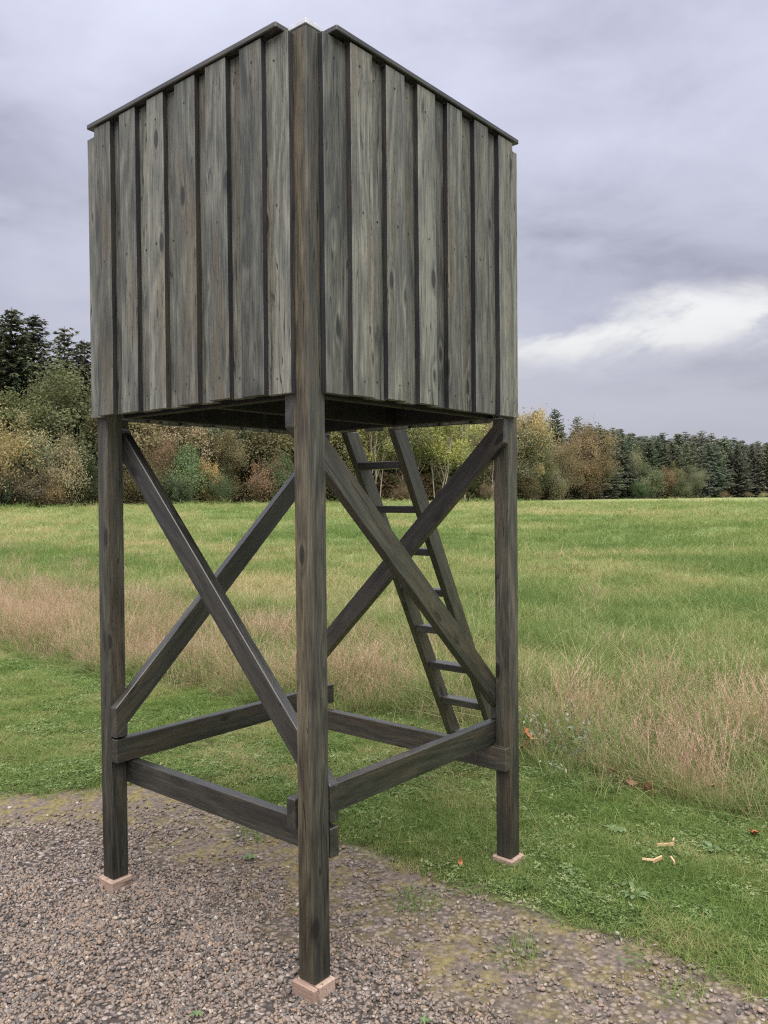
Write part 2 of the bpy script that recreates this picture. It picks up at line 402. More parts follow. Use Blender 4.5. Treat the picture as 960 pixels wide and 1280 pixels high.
def timber_mesh(name, L, w, d, mat, bev=0.003, seg=1, wob=0.0, axis='z', rnd=random):
    """box with its length along `axis`, centred; w, d across; slightly worn edges"""
    bm = bmesh.new()
    bmesh.ops.create_cube(bm, size=1.0)
    for v in bm.verts: v.co = Vector((v.co.x*w, v.co.y*d, v.co.z*L))
    if seg > 1:
        es = [e for e in bm.edges if abs((e.verts[0].co-e.verts[1].co).normalized().z) > 0.9]
        bmesh.ops.subdivide_edges(bm, edges=es, cuts=seg-1, use_grid_fill=True)
    if bev:
        es = [e for e in bm.edges if len(e.link_faces) == 2 and e.link_faces[0].normal.angle(e.link_faces[1].normal, 0) > 1.0]
        bmesh.ops.bevel(bm, geom=es, offset=bev, segments=1, affect='EDGES', profile=0.5)
    bm.verts.ensure_lookup_table()
    if wob:
        ph = [rnd.uniform(0, 6.28) for _ in range(6)]
        for v in bm.verts:
            z = v.co.z
            s = 1 if v.co.x > 0 else -1
            v.co.x += wob*(math.sin(z*3.1+ph[0]) + 0.7*math.sin(z*9+ph[1]+s) + 0.5*math.sin(z*23+ph[2]+2*s))*0.5
            v.co.y += wob*0.5*math.sin(z*2.3+ph[3])
    gc = [(v.co.z, v.co.x, v.co.y) for v in bm.verts]
    if axis == 'x':
        for v in bm.verts: v.co = Vector((v.co.z, v.co.x, v.co.y)) if False else Vector((v.co.z, v.co.y, v.co.x))
        bmesh.ops.reverse_faces(bm, faces=bm.faces)
    elif axis == 'y':
        for v in bm.verts: v.co = Vector((v.co.x, v.co.z, v.co.y))
        bmesh.ops.reverse_faces(bm, faces=bm.faces)
    me = bm_to_mesh(bm, name, mat, gc); bm.free()
    return me
def box_timber(name, lo, hi, mat, parent, bev=0.003, seg=1, wob=0.0):
    """axis-aligned timber between two corners; its grain follows the longest side"""
    lo = Vector(lo); hi = Vector(hi); s = hi-lo; c = (lo+hi)/2
    ax = max(range(3), key=lambda i: s[i])
    if ax == 2: me = timber_mesh(name, s.z, s.x, s.y, mat, bev, seg, wob, 'z')
    elif ax == 0: me = timber_mesh(name, s.x, s.z, s.y, mat, bev, seg, wob, 'x')
    else: me = timber_mesh(name, s.y, s.x, s.z, mat, bev, seg, wob, 'y')
    o = bpy.data.objects.new(name, me)
    return link(o, parent, c)
def prism_timber(name, poly, org, es, ez, en, thick, mat, parent, gdir):
    """flat timber: polygon (s, z) in the plane es/ez at org, thick along en"""
    bm = bmesh.new()
    pts = [Vector(org) + es*s + ez*z for s, z in poly]
    c = sum(pts, Vector())/len(pts) + en*thick*0.5
    f = bm.faces.new([bm.verts.new(p-c) for p in pts])
    r = bmesh.ops.extrude_face_region(bm, geom=[f])
    vs_ = [g for g in r['geom'] if isinstance(g, bmesh.types.BMVert)]
    bmesh.ops.translate(bm, verts=vs_, vec=en*thick)
    bmesh.ops.recalc_face_normals(bm, faces=bm.faces)
    bmesh.ops.bevel(bm, geom=list(bm.edges), offset=0.003, segments=1, affect='EDGES', profile=0.5)
    g1 = (es*gdir[0] + ez*gdir[1]).normalized(); g2 = (es*(-gdir[1]) + ez*gdir[0]).normalized()
    gc = [(v.co.dot(g1), v.co.dot(g2), v.co.dot(en)) for v in bm.verts]
    me = bm_to_mesh(bm, name, mat, gc); bm.free()
    return link(bpy.data.objects.new(name, me), parent, c)
def screws_mesh(name, items, r=0.0042):
    """items: (centre, normal)"""
    V = []; F4 = []
    n8 = 8
    for c, n in items:
        c = Vector(c); n = Vector(n).normalized(); a = n.orthogonal().normalized(); b = n.cross(a); k = len(V)
        for j in range(n8):
            q = a*math.cos(j*math.tau/n8)*r + b*math.sin(j*math.tau/n8)*r
            V.append(c+q-n*0.004)
        for j in range(n8):
            q = a*math.cos(j*math.tau/n8)*r + b*math.sin(j*math.tau/n8)*r
            V.append(c+q*0.85+n*0.0012)
        V.append(c+n*0.0004)
        for j in range(n8):
            F4.append((k+j, k+(j+1) % n8, k+n8+(j+1) % n8, k+n8+j))
            F4.append((k+n8+j, k+n8+(j+1) % n8, k+2*n8, k+2*n8))
    me = bpy.data.meshes.new(name); me.from_pydata([tuple(v) for v in V], [], [f if f[2] != f[3] else f[:3] for f in F4]); me.materials.append(M['screw'])
    return me

def build_tower():
    tw = empty('lookout_tower', (SU/2, SV/2, 0.0))
    tag(tw, 'dark stained timber lookout tower with board-clad box on four braced posts', 'tower')
    # posts
    posts = [((0, 0), 3.135), ((0, SV-P), 3.09), ((SU-P, 0), 3.09), ((SU-P, SV-P), 3.09)]
    zb = [0.045, 0.0443, 0.0394, 0.042]
    for k, ((x, y), zt) in enumerate(posts):
        o = box_timber('post', (x, y, zb[k]), (x+P, y+P, zt), M['post'], tw, 0.004, 8, 0.0012)
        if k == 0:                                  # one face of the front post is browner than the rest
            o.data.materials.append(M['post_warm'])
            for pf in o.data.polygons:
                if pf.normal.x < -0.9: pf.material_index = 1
            cap = box_timber('post_cap', (x-0.002, y-0.002, zt+0.0005), (x+P+0.002, y+P+0.002, zt+0.017), M['zinc'], o, 0.0015)
            tag(cap, 'pale grey cap closing the post top')
    # rails, screwed to the inner faces of the posts
    sc = []
    b = M['beam']
    box_timber('rail', (P, -0.006, 0.435), (P+T, SV, 0.535), b, tw, 0.003, 4, 0.0008)
    box_timber('rail', (SU-P-T, 0.0, 0.433), (SU-P, SV, 0.533), b, tw, 0.003, 4, 0.0008)
    box_timber('rail', (-0.010, P, 0.5375), (SU, P+T, 0.6375), b, tw, 0.003, 4, 0.0008)
    box_timber('rail', (0.002, SV-P-T, 0.5385), (SU+0.012, SV-P, 0.6365), b, tw, 0.003, 4, 0.0008)
    # braces: ends cut upright against post edges
    def brace(org, es, en, S, zlo, ztop=1.9655):
        ez = Vector((0, 0, 1)); k = (1.985 - (zlo+0.125))/S
        up_ = lambda s: zlo+0.125 + k*(S-s)
        dn_ = lambda s: zlo - 0.002 + k*(S-s)
        a = 0.055
        s1 = max(0.0, (1.985 - ztop)/k)
        top = [(0.0, ztop), (a, ztop), (a, up_(a))] if up_(a) < ztop else [(0.0, ztop), (s1, ztop)]
        poly = [(0.0, dn_(0.0))] + top + [(S, up_(S)), (S, zlo), (S-a, zlo), (S-a, dn_(S-a))]
        poly[0] = (0.0, dn_(0.0))
        prism_timber('brace', poly, org, es, ez, en, T, b, tw, (1, -k))
    X, Y = Vector((1, 0, 0)), Vector((0, 1, 0))
    brace(Vector((P, SV, 0)), -Y, X, SV+0.006, 0.5505)                      # wall with the left post: high there, low at the front post
    brace(Vector((0, P, 0)), X, Y, SU, 0.6385)                              # high at the front post
    brace(Vector((SU, SV-P-T, 0)), -X, Y, SU, 0.6435)                       # high at the rear post
    brace(Vector((SU-P-T, 0.0, 0)), Y, X, SV, 0.6480)                       # high at the right post
    # screws on the rails and braces that show
    yl = SV-P-T
    for q in ((0.02, 0.575), (0.05, 0.605), (0.022, 0.70), (0.022, 0.745), (0.06, 0.72), (0.06, 0.79)): sc.append(((q[0], yl, q[1]), (0, -1, 0)))
    xr = SU-P-T
    for q in ((0.03, 1.90), (0.05, 1.86), (0.03, 0.46), (0.055, 0.505)): sc.append(((xr, q[0], q[1]), (-1, 0, 0)))
    o = bpy.data.objects.new('screw_heads', screws_mesh('screw_heads', sc, 0.0035)); link(o, tw, (0, 0, 0)); tag(o, kind='stuff')
    # platform: rim beams, a middle joist, planks
    f = M['floor']; z0, z1 = 1.9675, 2.062
    box_timber('floor_beam', (P, P+0.002, z0), (P+T, SV-P-0.002, z1), f, tw)
    box_timber('floor_beam', (SU-P-T, P+0.002, z0), (SU-P, SV-P-0.002, z1), f, tw)
    box_timber('floor_beam', (P+T+0.002, P, z0), (SU-P-T-0.002, P+T, z1), f, tw)
    box_timber('floor_beam', (P+T+0.002, SV-P-T, z0), (SU-P-T-0.002, SV-P, z1), f, tw)
    box_timber('floor_beam', (P+T+0.002, 0.60, z0+0.002), (SU-P-T-0.002, 0.64, z1), f, tw)
    n = 9; w = (SU-2*P)/n
    for i in range(n):
        box_timber('floor_plank', (P+i*w+0.003, P+0.001, z1+0.001), (P+(i+1)*w-0.003, SV-P-0.001, z1+0.023), f, tw)
    # clad walls
    TH = 0.0235
    LO = [(0.162, 0.270), (0.340, 0.450), (0.512, 0.628), (0.700, 0.802), (0.880, 0.985), (1.053, 1.165)]
    LU = [(0.059, 0.172), (0.255, 0.355), (0.435, 0.527), (0.613, 0.716), (0.788, 0.895), (0.970, 1.068), (1.150, 1.252)]
    RO = [(0.161, 0.270), (0.344, 0.447), (0.525, 0.632), (0.708, 0.806), (0.895, 0.993), (1.075, 1.184)]
    RU = [(0.055, 0.172), (0.258, 0.357), (0.436, 0.537), (0.621, 0.720), (0.795, 0.906), (0.982, 1.087), (1.172, 1.258)]
    def wall(side, over, under, skip=None):
        """side 'u0': plane u=0 (outward -u), 'v0', 'u1', 'v1'"""
        S = SV if side[0] == 'u' else SU
        outer = {'u0': (0, -1), 'v0': (0, -1), 'u1': (SU, 1), 'v1': (SV, 1)}[side]
        base, sg = outer
        def box(s0, s1, d0, d1, za, zb_):        # d: distance outward from the posts' outer plane
            a, c_ = sorted((base+sg*d0, base+sg*d1))
            return ((a, s0, za), (c_, s1, zb_)) if side[0] == 'u' else ((s0, a, za), (s1, c_, zb_))
        bm = bmesh.new()
        for za in (2.09, 2.55, 3.03):
            lo, hi = box(P+0.001, S-P-0.001, -0.04, -0.0005, za, za+0.06)
            m4 = Matrix.Translation((Vector(lo)+Vector(hi))/2) @ Matrix.Diagonal((Vector(hi)-Vector(lo)).to_4d())
            m4[3][3] = 1
            bmesh.ops.create_cube(bm, size=1.0, matrix=m4)
        cx = Vector(((SU/2), (SV/2), 2.5))
        if side[0] == 'u': cx.x = base
        else: cx.y = base
        if skip: 
            bmesh.ops.delete(bm, geom=[v for v in bm.verts if v.co.z > 2.5], context='VERTS')
        bmesh.ops.translate(bm, verts=bm.verts, vec=-cx)
        gi = 1 if side[0] == 'u' else 0
        gc = [(v.co[gi], v.co.z, v.co[1-gi]) for v in bm.verts]
        wl = bpy.data.objects.new('wall', bm_to_mesh(bm, 'wall', M['floor'], gc)); bm.free(); link(wl, tw, cx)
        items = []
        for lst, d0, d1 in ((under, 0.0005, TH), (over, TH+0.0006, 2*TH)):
            for j, (s0, s1) in enumerate(lst):
                zt = ZTOP - random.uniform(0, 0.002)
                if lst is under and j == len(under)-1: zt = 3.112
                za = ZC + random.uniform(-0.003, 0.003)
                segs = [(za, zt)]
                if skip and s1 > skip[0] and s0 < skip[1]: segs = [(za, 2.07)] if lst is under else []
                for (a_, b_) in segs:
                    lo, hi = box(s0, s1, d0, d1, a_, b_)
                    bo = box_timber('board', lo, hi, M['clad'], wl, 0.002, 7, 0.0013)
                    bo.data.materials.append(M['clad_edge'])           # side faces of the boards get a darker wood than the fronts
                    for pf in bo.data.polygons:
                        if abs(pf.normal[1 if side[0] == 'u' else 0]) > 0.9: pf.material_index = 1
                    nrm = (sg, 0, 0) if side[0] == 'u' else (0, sg, 0)
                    for zz in (a_+random.uniform(0.05, 0.08), 2.58, b_-random.uniform(0.05, 0.09)):
                        if zz > b_: continue
                        s = (s0+s1)/2 + random.uniform(-0.012, 0.012)
                        q = base + sg*(d1)
                        items.append(((q, s, zz) if side[0] == 'u' else (s, q, zz), nrm))
        me = screws_mesh('screw_heads', [(Vector(c)-cx, n_) for c, n_ in items])
        so = bpy.data.objects.new('screw_heads', me); link(so, wl, cx); tag(so, kind='stuff')
        if not skip:
            s0, s1 = (0.081, 1.206) if side == 'u0' else (0.086, 1.221)
            lo, hi = box(s0, min(s1, S-0.045), -0.005, 0.055, 3.1305, 3.150)
            box_timber('coping_board', lo, hi, M['beam'], wl, 0.003, 5, 0.0008)
    wall('u0', LO, LU); wall('v0', RO, RU)
    wall('v1', RO, RU); wall('u1', LO, LU, skip=(0.68, 1.14))
    return tw
tower = build_tower()

def build_blocks():
    specs = [((-0.022, -0.018), (0.104, 0.104), 0.045, 'pale pinkish wooden block, split at one corner, under the tower post with the cap', True),
             ((-0.016, SV-P-0.014), (0.104, 0.102), 0.0443, 'pale pinkish wooden block on gravel under the tower post beside the lawn', False),
             ((SU-P-0.012, -0.014), (0.106, 0.106), 0.0394, 'pale wooden block in the grass under a tower post', False),
             ((SU-P-0.014, SV-P-0.012), (0.104, 0.104), 0.042, 'pale wooden block under the rear tower post near the ladder', False)]
    for (x, y), (w, d), h, lab, split in specs:
        if split:
            root = empty('support_block', (x+w/2, y+d/2, 0)); tag(root, lab, 'block', 'blocks under the tower posts')
            box_timber('block_half', (x, y, -0.02), (x+w*0.20, y+d, h), M['block'], root, 0.004)
            box_timber('block_half', (x+w*0.20+0.003, y+0.002, -0.02), (x+w, y+d, h-0.001), M['block'], root, 0.004)
        else:
            o = box_timber('support_block', (x, y, -0.02), (x+w, y+d, h), M['block'], None, 0.006)
            tag(o, lab, 'block', 'blocks under the tower posts')
build_blocks()

def build_ladder():
    sl = 0.525; u0 = 2.345; ztop = 1.975
    root = empty('ladder', (u0, 0.9, 0)); tag(root, 'dark stained wooden ladder with flat treads leaning on the tower platform', 'ladder')
    X, Y, Z = Vector((1, 0, 0)), Vector((0, 1, 0)), Vector((0, 0, 1))
    for v0 in (0.72, 1.04):
        poly = [(u0+0.0, -0.02), (u0+0.10, -0.02), (u0+0.10-sl*ztop, ztop), (u0-sl*ztop, ztop)]
        prism_timber('stile', poly, Vector((0, v0, 0)), X, Z, Y, 0.04, M['beam'], root, (-sl, 1))
    for z in RUNGS:
        ue = u0 - sl*z
        box_timber('tread', (ue+0.012, 0.7605, z-0.038), (ue+0.098, 1.0395, z), M['beam'], root, 0.003)
RUNGS = [1.815, 1.583, 1.351, 1.12, 0.888, 0.656, 0.424, 0.192]
build_ladder()

# ------------------------------------------------------------------ scattering
def gn_scatter(name, pts, rot, scl, tint, protos, label, cat, kind='stuff'):
    n = len(pts)
    me = bpy.data.meshes.new(name); me.vertices.add(n); me.vertices.foreach_set('co', np.asarray(pts, np.float32).ravel())
    at = me.attributes.new('rot', 'FLOAT_VECTOR', 'POINT'); at.data.foreach_set('vector', np.asarray(rot, np.float32).ravel())
    at = me.attributes.new('scl', 'FLOAT_VECTOR', 'POINT'); at.data.foreach_set('vector', np.asarray(scl, np.float32).ravel())
    at = me.attributes.new('tint', 'FLOAT', 'POINT'); at.data.foreach_set('value', np.asarray(tint, np.float32))
    at = me.attributes.new('idx', 'INT', 'POINT'); at.data.foreach_set('value', np.random.RandomState(n).randint(0, len(protos), n).astype(np.int32))
    o = bpy.data.objects.new(name, me); link(o); tag(o, label, cat, kind=kind)
    ng = bpy.data.node_groups.new(name, 'GeometryNodeTree')
    ng.interface.new_socket('Geometry', in_out='INPUT', socket_type='NodeSocketGeometry')
    ng.interface.new_socket('Geometry', in_out='OUTPUT', socket_type='NodeSocketGeometry')
    N, Lk = ng.nodes, ng.links
    gi = N.new('NodeGroupInput'); go = N.new('NodeGroupOutput'); ip = N.new('GeometryNodeInstanceOnPoints')
    g2i = N.new('GeometryNodeGeometryToInstance')
    for pm in protos:
        ob = bpy.data.objects.new(pm.name, pm)
        oi = N.new('GeometryNodeObjectInfo'); oi.inputs['Object'].default_value = ob; oi.inputs['As Instance'].default_value = False
        Lk.new(oi.outputs['Geometry'], g2i.inputs[0])
    def na(nm, typ):
        a = N.new('GeometryNodeInputNamedAttribute'); a.data_type = typ; a.inputs['Name'].default_value = nm; return a.outputs['Attribute']
    Lk.new(gi.outputs[0], ip.inputs['Points']); Lk.new(g2i.outputs[0], ip.inputs['Instance'])
    ip.inputs['Pick Instance'].default_value = True
    Lk.new(na('idx', 'INT'), ip.inputs['Instance Index']); Lk.new(na('rot', 'FLOAT_VECTOR'), ip.inputs['Rotation']); Lk.new(na('scl', 'FLOAT_VECTOR'), ip.inputs['Scale'])
    Lk.new(ip.outputs[0], go.inputs[0])
    md = o.modifiers.new('scatter', 'NODES'); md.node_group = ng
    return o

def stone_proto(i, count=1, radius=0.0):
    """a handful of chipped stones spread over a small disc (each stone its own tint)"""
    rs = np.random.RandomState(100+i)
    bm = bmesh.new(); bmesh.ops.create_icosphere(bm, subdivisions=2, radius=0.5)
    V0 = np.array([v.co for v in bm.verts]); F0 = np.array([[v.index for v in f.verts] for f in bm.faces]); bm.free()
    Vs, Fs, Ts = [], [], []
    for q in range(count):
        c = V0.copy(); ax = rs.uniform(0.62, 1.0, 3); ax[2] *= 0.75
        for _ in range(9):
            n = rs.normal(size=3); n /= np.linalg.norm(n); d = rs.uniform(0.20, 0.38)
            k = c @ n; c -= np.outer(np.maximum(k-d, 0)*0.97, n)
        s_ = np.clip(rs.lognormal(math.log(0.0155), 0.33), 0.008, 0.036)
        c = c*ax*s_
        a, b, g = rs.normal(0, 0.5), rs.normal(0, 0.5), rs.uniform(0, 6.28)
        m = np.array(Matrix.Rotation(g, 3, 'Z') @ Matrix.Rotation(a, 3, 'X') @ Matrix.Rotation(b, 3, 'Y'))
        r = radius*math.sqrt(rs.rand()); t = rs.uniform(0, 6.28)
        c = c @ m.T + np.array([r*math.cos(t), r*math.sin(t), s_*0.18*rs.uniform(0.2, 1.8)])
        Vs.append(c); Fs.append(F0+q*len(V0)); Ts.append(np.full(len(V0), rs.rand()))
    return mesh_np('gravel_stone', np.concatenate(Vs), np.concatenate(Fs), M['stone'], {'vt': np.concatenate(Ts)})
def scatter_gravel():
    rs = np.random.RandomState(1)
    def put(name, n, protos, lo, hi, label):
        x = rs.uniform(-3.6, 1.4, n); y = rs.uniform(-3.6, 4.6, n)
        e = edge_dist(x, y) + rs.normal(0, 0.04, n); patch = fbm(x*1.6, y*1.6, 31)
        thin = sstep(-0.95, -0.05, e + (patch-0.5)*0.9)*(0.30+0.70*sstep(0.40, 0.60, fbm(x*3, y*3, 41)))
        keep = (thin >= lo) & (thin < hi) & (e < 0.06) & (rs.rand(n) > thin*0.97) & (((x-CAM.x)**2 + (y-CAM.y)**2) < 7.5**2)
        x, y = x[keep], y[keep]; n = len(x)
        rot = np.zeros((n, 3)); rot[:, 2] = rs.uniform(0, 6.28, n)
        gn_scatter(name, np.stack([x, y, terrain(x, y)], 1), rot, np.repeat(rs.uniform(0.85, 1.15, n)[:, None], 3, 1), rs.rand(n), protos, label, 'gravel')
    put('gravel', 5200, [stone_proto(i, 88, 0.115) for i in range(10)], -1, 0.12, 'mixed pink, grey and tan gravel stones of the yard')
    put('scattered_gravel', 12500, [stone_proto(30+i, 6, 0.05) for i in range(10)], 0.12, 2, 'thin scatter of gravel stones over mossy dirt beside the lawn')
scatter_gravel()

def blades(rs, n, h, w, spread, lean, seg=3, curl=0.6, head=None, hv=0.35):
    """a tuft of n bent blades (strips tapering to a point)"""
    V = []; F3 = []; F4 = []; T_ = []
    for i in range(n):
        a = rs.uniform(0, 6.283); r = spread*math.sqrt(rs.rand())
        bx, by = r*math.cos(a), r*math.sin(a)
        d = rs.uniform(0, 6.283); hh = h*(1+rs.uniform(-hv, hv)); ww = w*rs.uniform(0.7, 1.2); ln = abs(rs.normal(0, lean)); cu = curl*rs.uniform(0.2, 1.2)
        dx, dy = math.cos(d), math.sin(d); px, py = -dy, dx
        k = len(V)
        for j in range(seg+1):
            t = j/seg
            off = hh*(ln*t + cu*ln*t*t*1.2); z = hh*t*(1-0.35*cu*ln*t)
            wd = ww*(1-t**1.6)*0.5
            if j < seg: V += [(bx+dx*off-px*wd, by+dy*off-py*wd, z), (bx+dx*off+px*wd, by+dy*off+py*wd, z)]
            else: V.append((bx+dx*off, by+dy*off, z))
        for j in range(seg-1): F4.append((k+2*j, k+2*j+1, k+2*j+3, k+2*j+2))
        F3.append((k+2*seg-2, k+2*seg-1, k+2*seg))
        if head:
            m_, hl, hw = head
            tx, ty, tz = V[k+2*seg]
            for q in range(m_):                 # small spikelets up the top of the stalk
                t = q/m_; dd = rs.uniform(0, 6.283); L = hl*(1-0.6*t)*rs.uniform(0.5, 1.0)
                f = 1-0.32*(1-t)
                cx = bx+(tx-bx)*f; cy = by+(ty-by)*f; cz = tz*f
                ex, ey, ez = cx+math.cos(dd)*L*0.55, cy+math.sin(dd)*L*0.55, cz+L*rs.uniform(0.5, 0.9)
                k2 = len(V); sx, sy = -math.sin(dd)*hw, math.cos(dd)*hw
                V += [(cx, cy, cz), ((cx+ex)/2+sx, (cy+ey)/2+sy, (cz+ez)/2), (ex, ey, ez), ((cx+ex)/2-sx, (cy+ey)/2-sy, (cz+ez)/2)]
                F4.append((k2, k2+1, k2+2, k2+3))
        T_ += [rs.rand()]*(len(V)-len(T_))
    return np.array(V), [np.array(F4).reshape(-1, 4), np.array(F3).reshape(-1, 3)], T_
def tuft(name, mat, seed, *a, **k):
    V, F, T_ = blades(np.random.RandomState(seed), *a, **k); return mesh_np(name, V, F, mat, {'vt': T_})
def clover_proto(seed):
    rs = np.random.RandomState(seed); V = []; F = []; T_ = []
    for i in range(44):
        a = rs.uniform(0, 6.28); r = 0.085*math.sqrt(rs.rand()); h = rs.uniform(0.012, 0.034); cx, cy = r*math.cos(a), r*math.sin(a); rot = rs.uniform(0, 6.28)
        ti = rs.normal(0, 0.25, 2)
        for l in range(rs.randint(2, 4)):
            d = rot + l*2.094; L = rs.uniform(0.007, 0.013); W = L*0.42; k = len(V)
            q = [(0, 0), (L*0.55, W), (L, 0), (L*0.55, -W)]
            for (s, t) in q:
                X = s*math.cos(d)-t*math.sin(d); Y = s*math.sin(d)+t*math.cos(d)
                V.append((cx+X, cy+Y, h+X*ti[0]+Y*ti[1]))
            F.append((k, k+1, k+2, k+3))
        T_ += [rs.rand()]*(len(V)-len(T_))
    return mesh_np('clover', np.array(V), np.array(F), M['clover'], {'vt': T_})

def scatter_lawn():
    rs = np.random.RandomState(2)
    n = 15000
    # denser near the tower, thinner farther out
    x = rs.uniform(-9, 3.1, n); y = rs.uniform(-5, 14, n)
    x2 = rs.uniform(0.2, 3.0, n); y2 = rs.uniform(-2.4, 6.5, n)
    x = np.concatenate([x, x2]); y = np.concatenate([y, y2]); n = len(x)
    e = edge_dist(x, y); tl = tall_dist(x, y)
    k = (e + rs.normal(0, 0.04, n) > 0.05) & (tl < 0.15) & ((x < 3.1))
    k |= (e > -0.30) & (e < 0) & (rs.rand(n) < 0.02)
    for bx, by in ((SU-P/2, P/2-0.002), (SU-P/2, SV-P/2)): k &= ~((abs(x-bx) < 0.058) & (abs(y-by) < 0.058))
    x, y = x[k], y[k]; n = len(x)
    pat = fbm(x*1.5, y*1.5, 51, 4); bare = fbm(x*2.7, y*2.7, 61)
    s = 0.6 + 0.5*fbm(x*3, y*3, 71) + rs.uniform(-0.15, 0.2, n)
    tint = np.clip(0.40 + (pat-0.5)*1.2 + rs.normal(0, 0.10, n) + 0.30*sstep(0.52, 0.72, bare) + 0.12*sstep(0.6, -1.0, y), 0, 1)
    z = terrain(x, y)
    rot = np.stack([rs.normal(0, 0.12, n), rs.normal(0, 0.12, n), rs.uniform(0, 6.28, n)], 1)
    sc = np.stack([s, s, s*rs.uniform(0.7, 1.1, n)], 1)
    cl = (rs.rand(n) < 0.34*sstep(0.36, 0.6, fbm(x*1.9, y*1.9, 81)) + 0.06)
    protos = [tuft('lawn_tuft', M['lawn'], 10+i, 150, 0.034, 0.0036, 0.11, 0.8, 2, 0.9) for i in range(6)]
    gn_scatter('lawn', np.stack([x, y, z], 1)[~cl], rot[~cl], sc[~cl], tint[~cl], protos, 'short mown grass strip between gravel and uncut grass', 'grass')
    gn_scatter('clover_cover', np.stack([x, y, z+0.002], 1)[cl], rot[cl], sc[cl]*1.05, np.clip(rs.normal(0.45, 0.25, cl.sum()), 0, 1), [clover_proto(i) for i in range(5)],
               'small round-leaved ground cover growing through the mown grass', 'ground cover')
scatter_lawn()

def scatter_tall():
    rs = np.random.RandomState(3)
    n = 9000
    x = 2.0 + rs.gamma(1.6, 1.7, n); y = rs.uniform(-9, 24, n)
    tl = tall_dist(x, y); back = np.interp(y, TBACK_V, TBACK_U) + (fbm(x*0.8, y*0.8, 15)-0.5)*2.2
    inside = sstep(-0.02, 0.25, tl)*(1 - 0.93*sstep(-0.8, 1.6, x-back))*(0.30+0.70*sstep(0.32, 0.56, fbm(x*1.1, y*1.1, 95)))*(0.62+0.38*sstep(0.5, 3.5, y))
    k = (rs.rand(n) < inside)
    x, y = x[k], y[k]; n = len(x); tl = tl[k]
    # stay clear of the ladder's feet
    dens = fbm(x*1.2, y*1.2, 25)
    s = (0.62 + 0.42*sstep(0.05, 0.6, tl))*(0.8+0.45*dens)*rs.uniform(0.75, 1.2, n)
    tint = np.clip(0.62 + (fbm(x*0.9, y*0.9, 35)-0.5)*0.8 + rs.normal(0, 0.15, n), 0.1, 1)
    rot = np.stack([rs.normal(0, 0.16, n), rs.normal(0, 0.16, n), rs.uniform(0, 6.28, n)], 1)
    protos = [tuft('dry_tuft', M['dry'], 200+i, 44, 0.295, 0.0036, 0.17, 0.32, 4, 1.1, (7, 0.030, 0.0018)) for i in range(6)]
    gn_scatter('tall_dry_grass', np.stack([x, y, terrain(x, y)], 1), rot, np.repeat(s[:, None], 3, 1), tint, protos,
               'tall straw-coloured dry grass along the field margin', 'grass')
    # green long grass at the foot of the dry stalks
    n = 11500
    x = rs.uniform(2.0, 6.0, n); y = rs.uniform(-9, 24, n); tl = tall_dist(x, y)
    pr = sstep(-0.10, 0.05, tl)*(0.48 + 0.52*(1-sstep(0.25, 0.8, tl)))*(0.35+0.65*sstep(0.35, 0.6, fbm(x*1.4, y*1.4, 45)))
    k = rs.rand(n) < pr
    x, y, tl = x[k], y[k], tl[k]; n = len(x)
    s = rs.uniform(0.55, 1.25, n)*(0.6+0.5*sstep(-0.1, 0.4, tl))
    rot = np.stack([rs.normal(0, 0.2, n), rs.normal(0, 0.2, n), rs.uniform(0, 6.28, n)], 1)
    protos = [tuft('long_tuft', M['field'], 300+i, 45, 0.27, 0.0050, 0.13, 0.55, 4, 1.2) for i in range(5)]
    gn_scatter('long_green_grass', np.stack([x, y, terrain(x, y)], 1), rot, np.repeat(s[:, None], 3, 1), np.clip(rs.normal(0.28, 0.20, n), 0, 1), protos,
               'long green grass at the foot of the dry stalks', 'grass')
scatter_tall()

def scatter_field():
    rs = np.random.RandomState(4)
    n = 36000
    # even spread in log distance, over a wide sector of the field
    d = np.exp(rs.uniform(math.log(4.0), math.log(75), n)); a = rs.uniform(R(-25), R(105), n)
    x = d*np.cos(a); y = d*np.sin(a)
    back = np.interp(y, TBACK_V, TBACK_U)
    k = (x > 3.0) & (rs.rand(n) < sstep(-1.2, 1.2, x-back + (fbm(x*0.8, y*0.8, 15)-0.5)*2)*0.95 + 0.05)
    x, y, d = x[k], y[k], d[k]; n = len(x)
    dry = fbm(x*0.22, y*0.10, 55, 4)*0.55 + fbm(x*0.9, y*0.9, 65, 3)*0.45
    near = 1-sstep(4.0, 11.0, x)
    tint = np.clip(0.38 + (dry-0.5)*2.1 + 0.22*near + 0.12*sstep(25, 70, d) + rs.normal(0, 0.10, n), 0, 1)
    s = (0.75+0.5*fbm(x*0.7, y*0.7, 75))*rs.uniform(0.7, 1.25, n)*(1+0.014*d)
    rot = np.stack([rs.normal(0, 0.15, n), rs.normal(0, 0.15, n), rs.uniform(0, 6.28, n)], 1)
    w = 1+0.03*d
    sc = np.stack([s*w, s*w, s*np.clip(1-0.006*d, 0.6, 1)], 1)
    protos = [tuft('field_tuft', M['field'], 400+i, 80, 0.115, 0.0046, 0.20, 0.42, 3, 1.0) for i in range(6)]
    gn_scatter('field_grass', np.stack([x, y, terrain(x, y)], 1), rot, sc, tint, protos, 'green and straw-tinged grass sward of the open field', 'grass')
scatter_field()

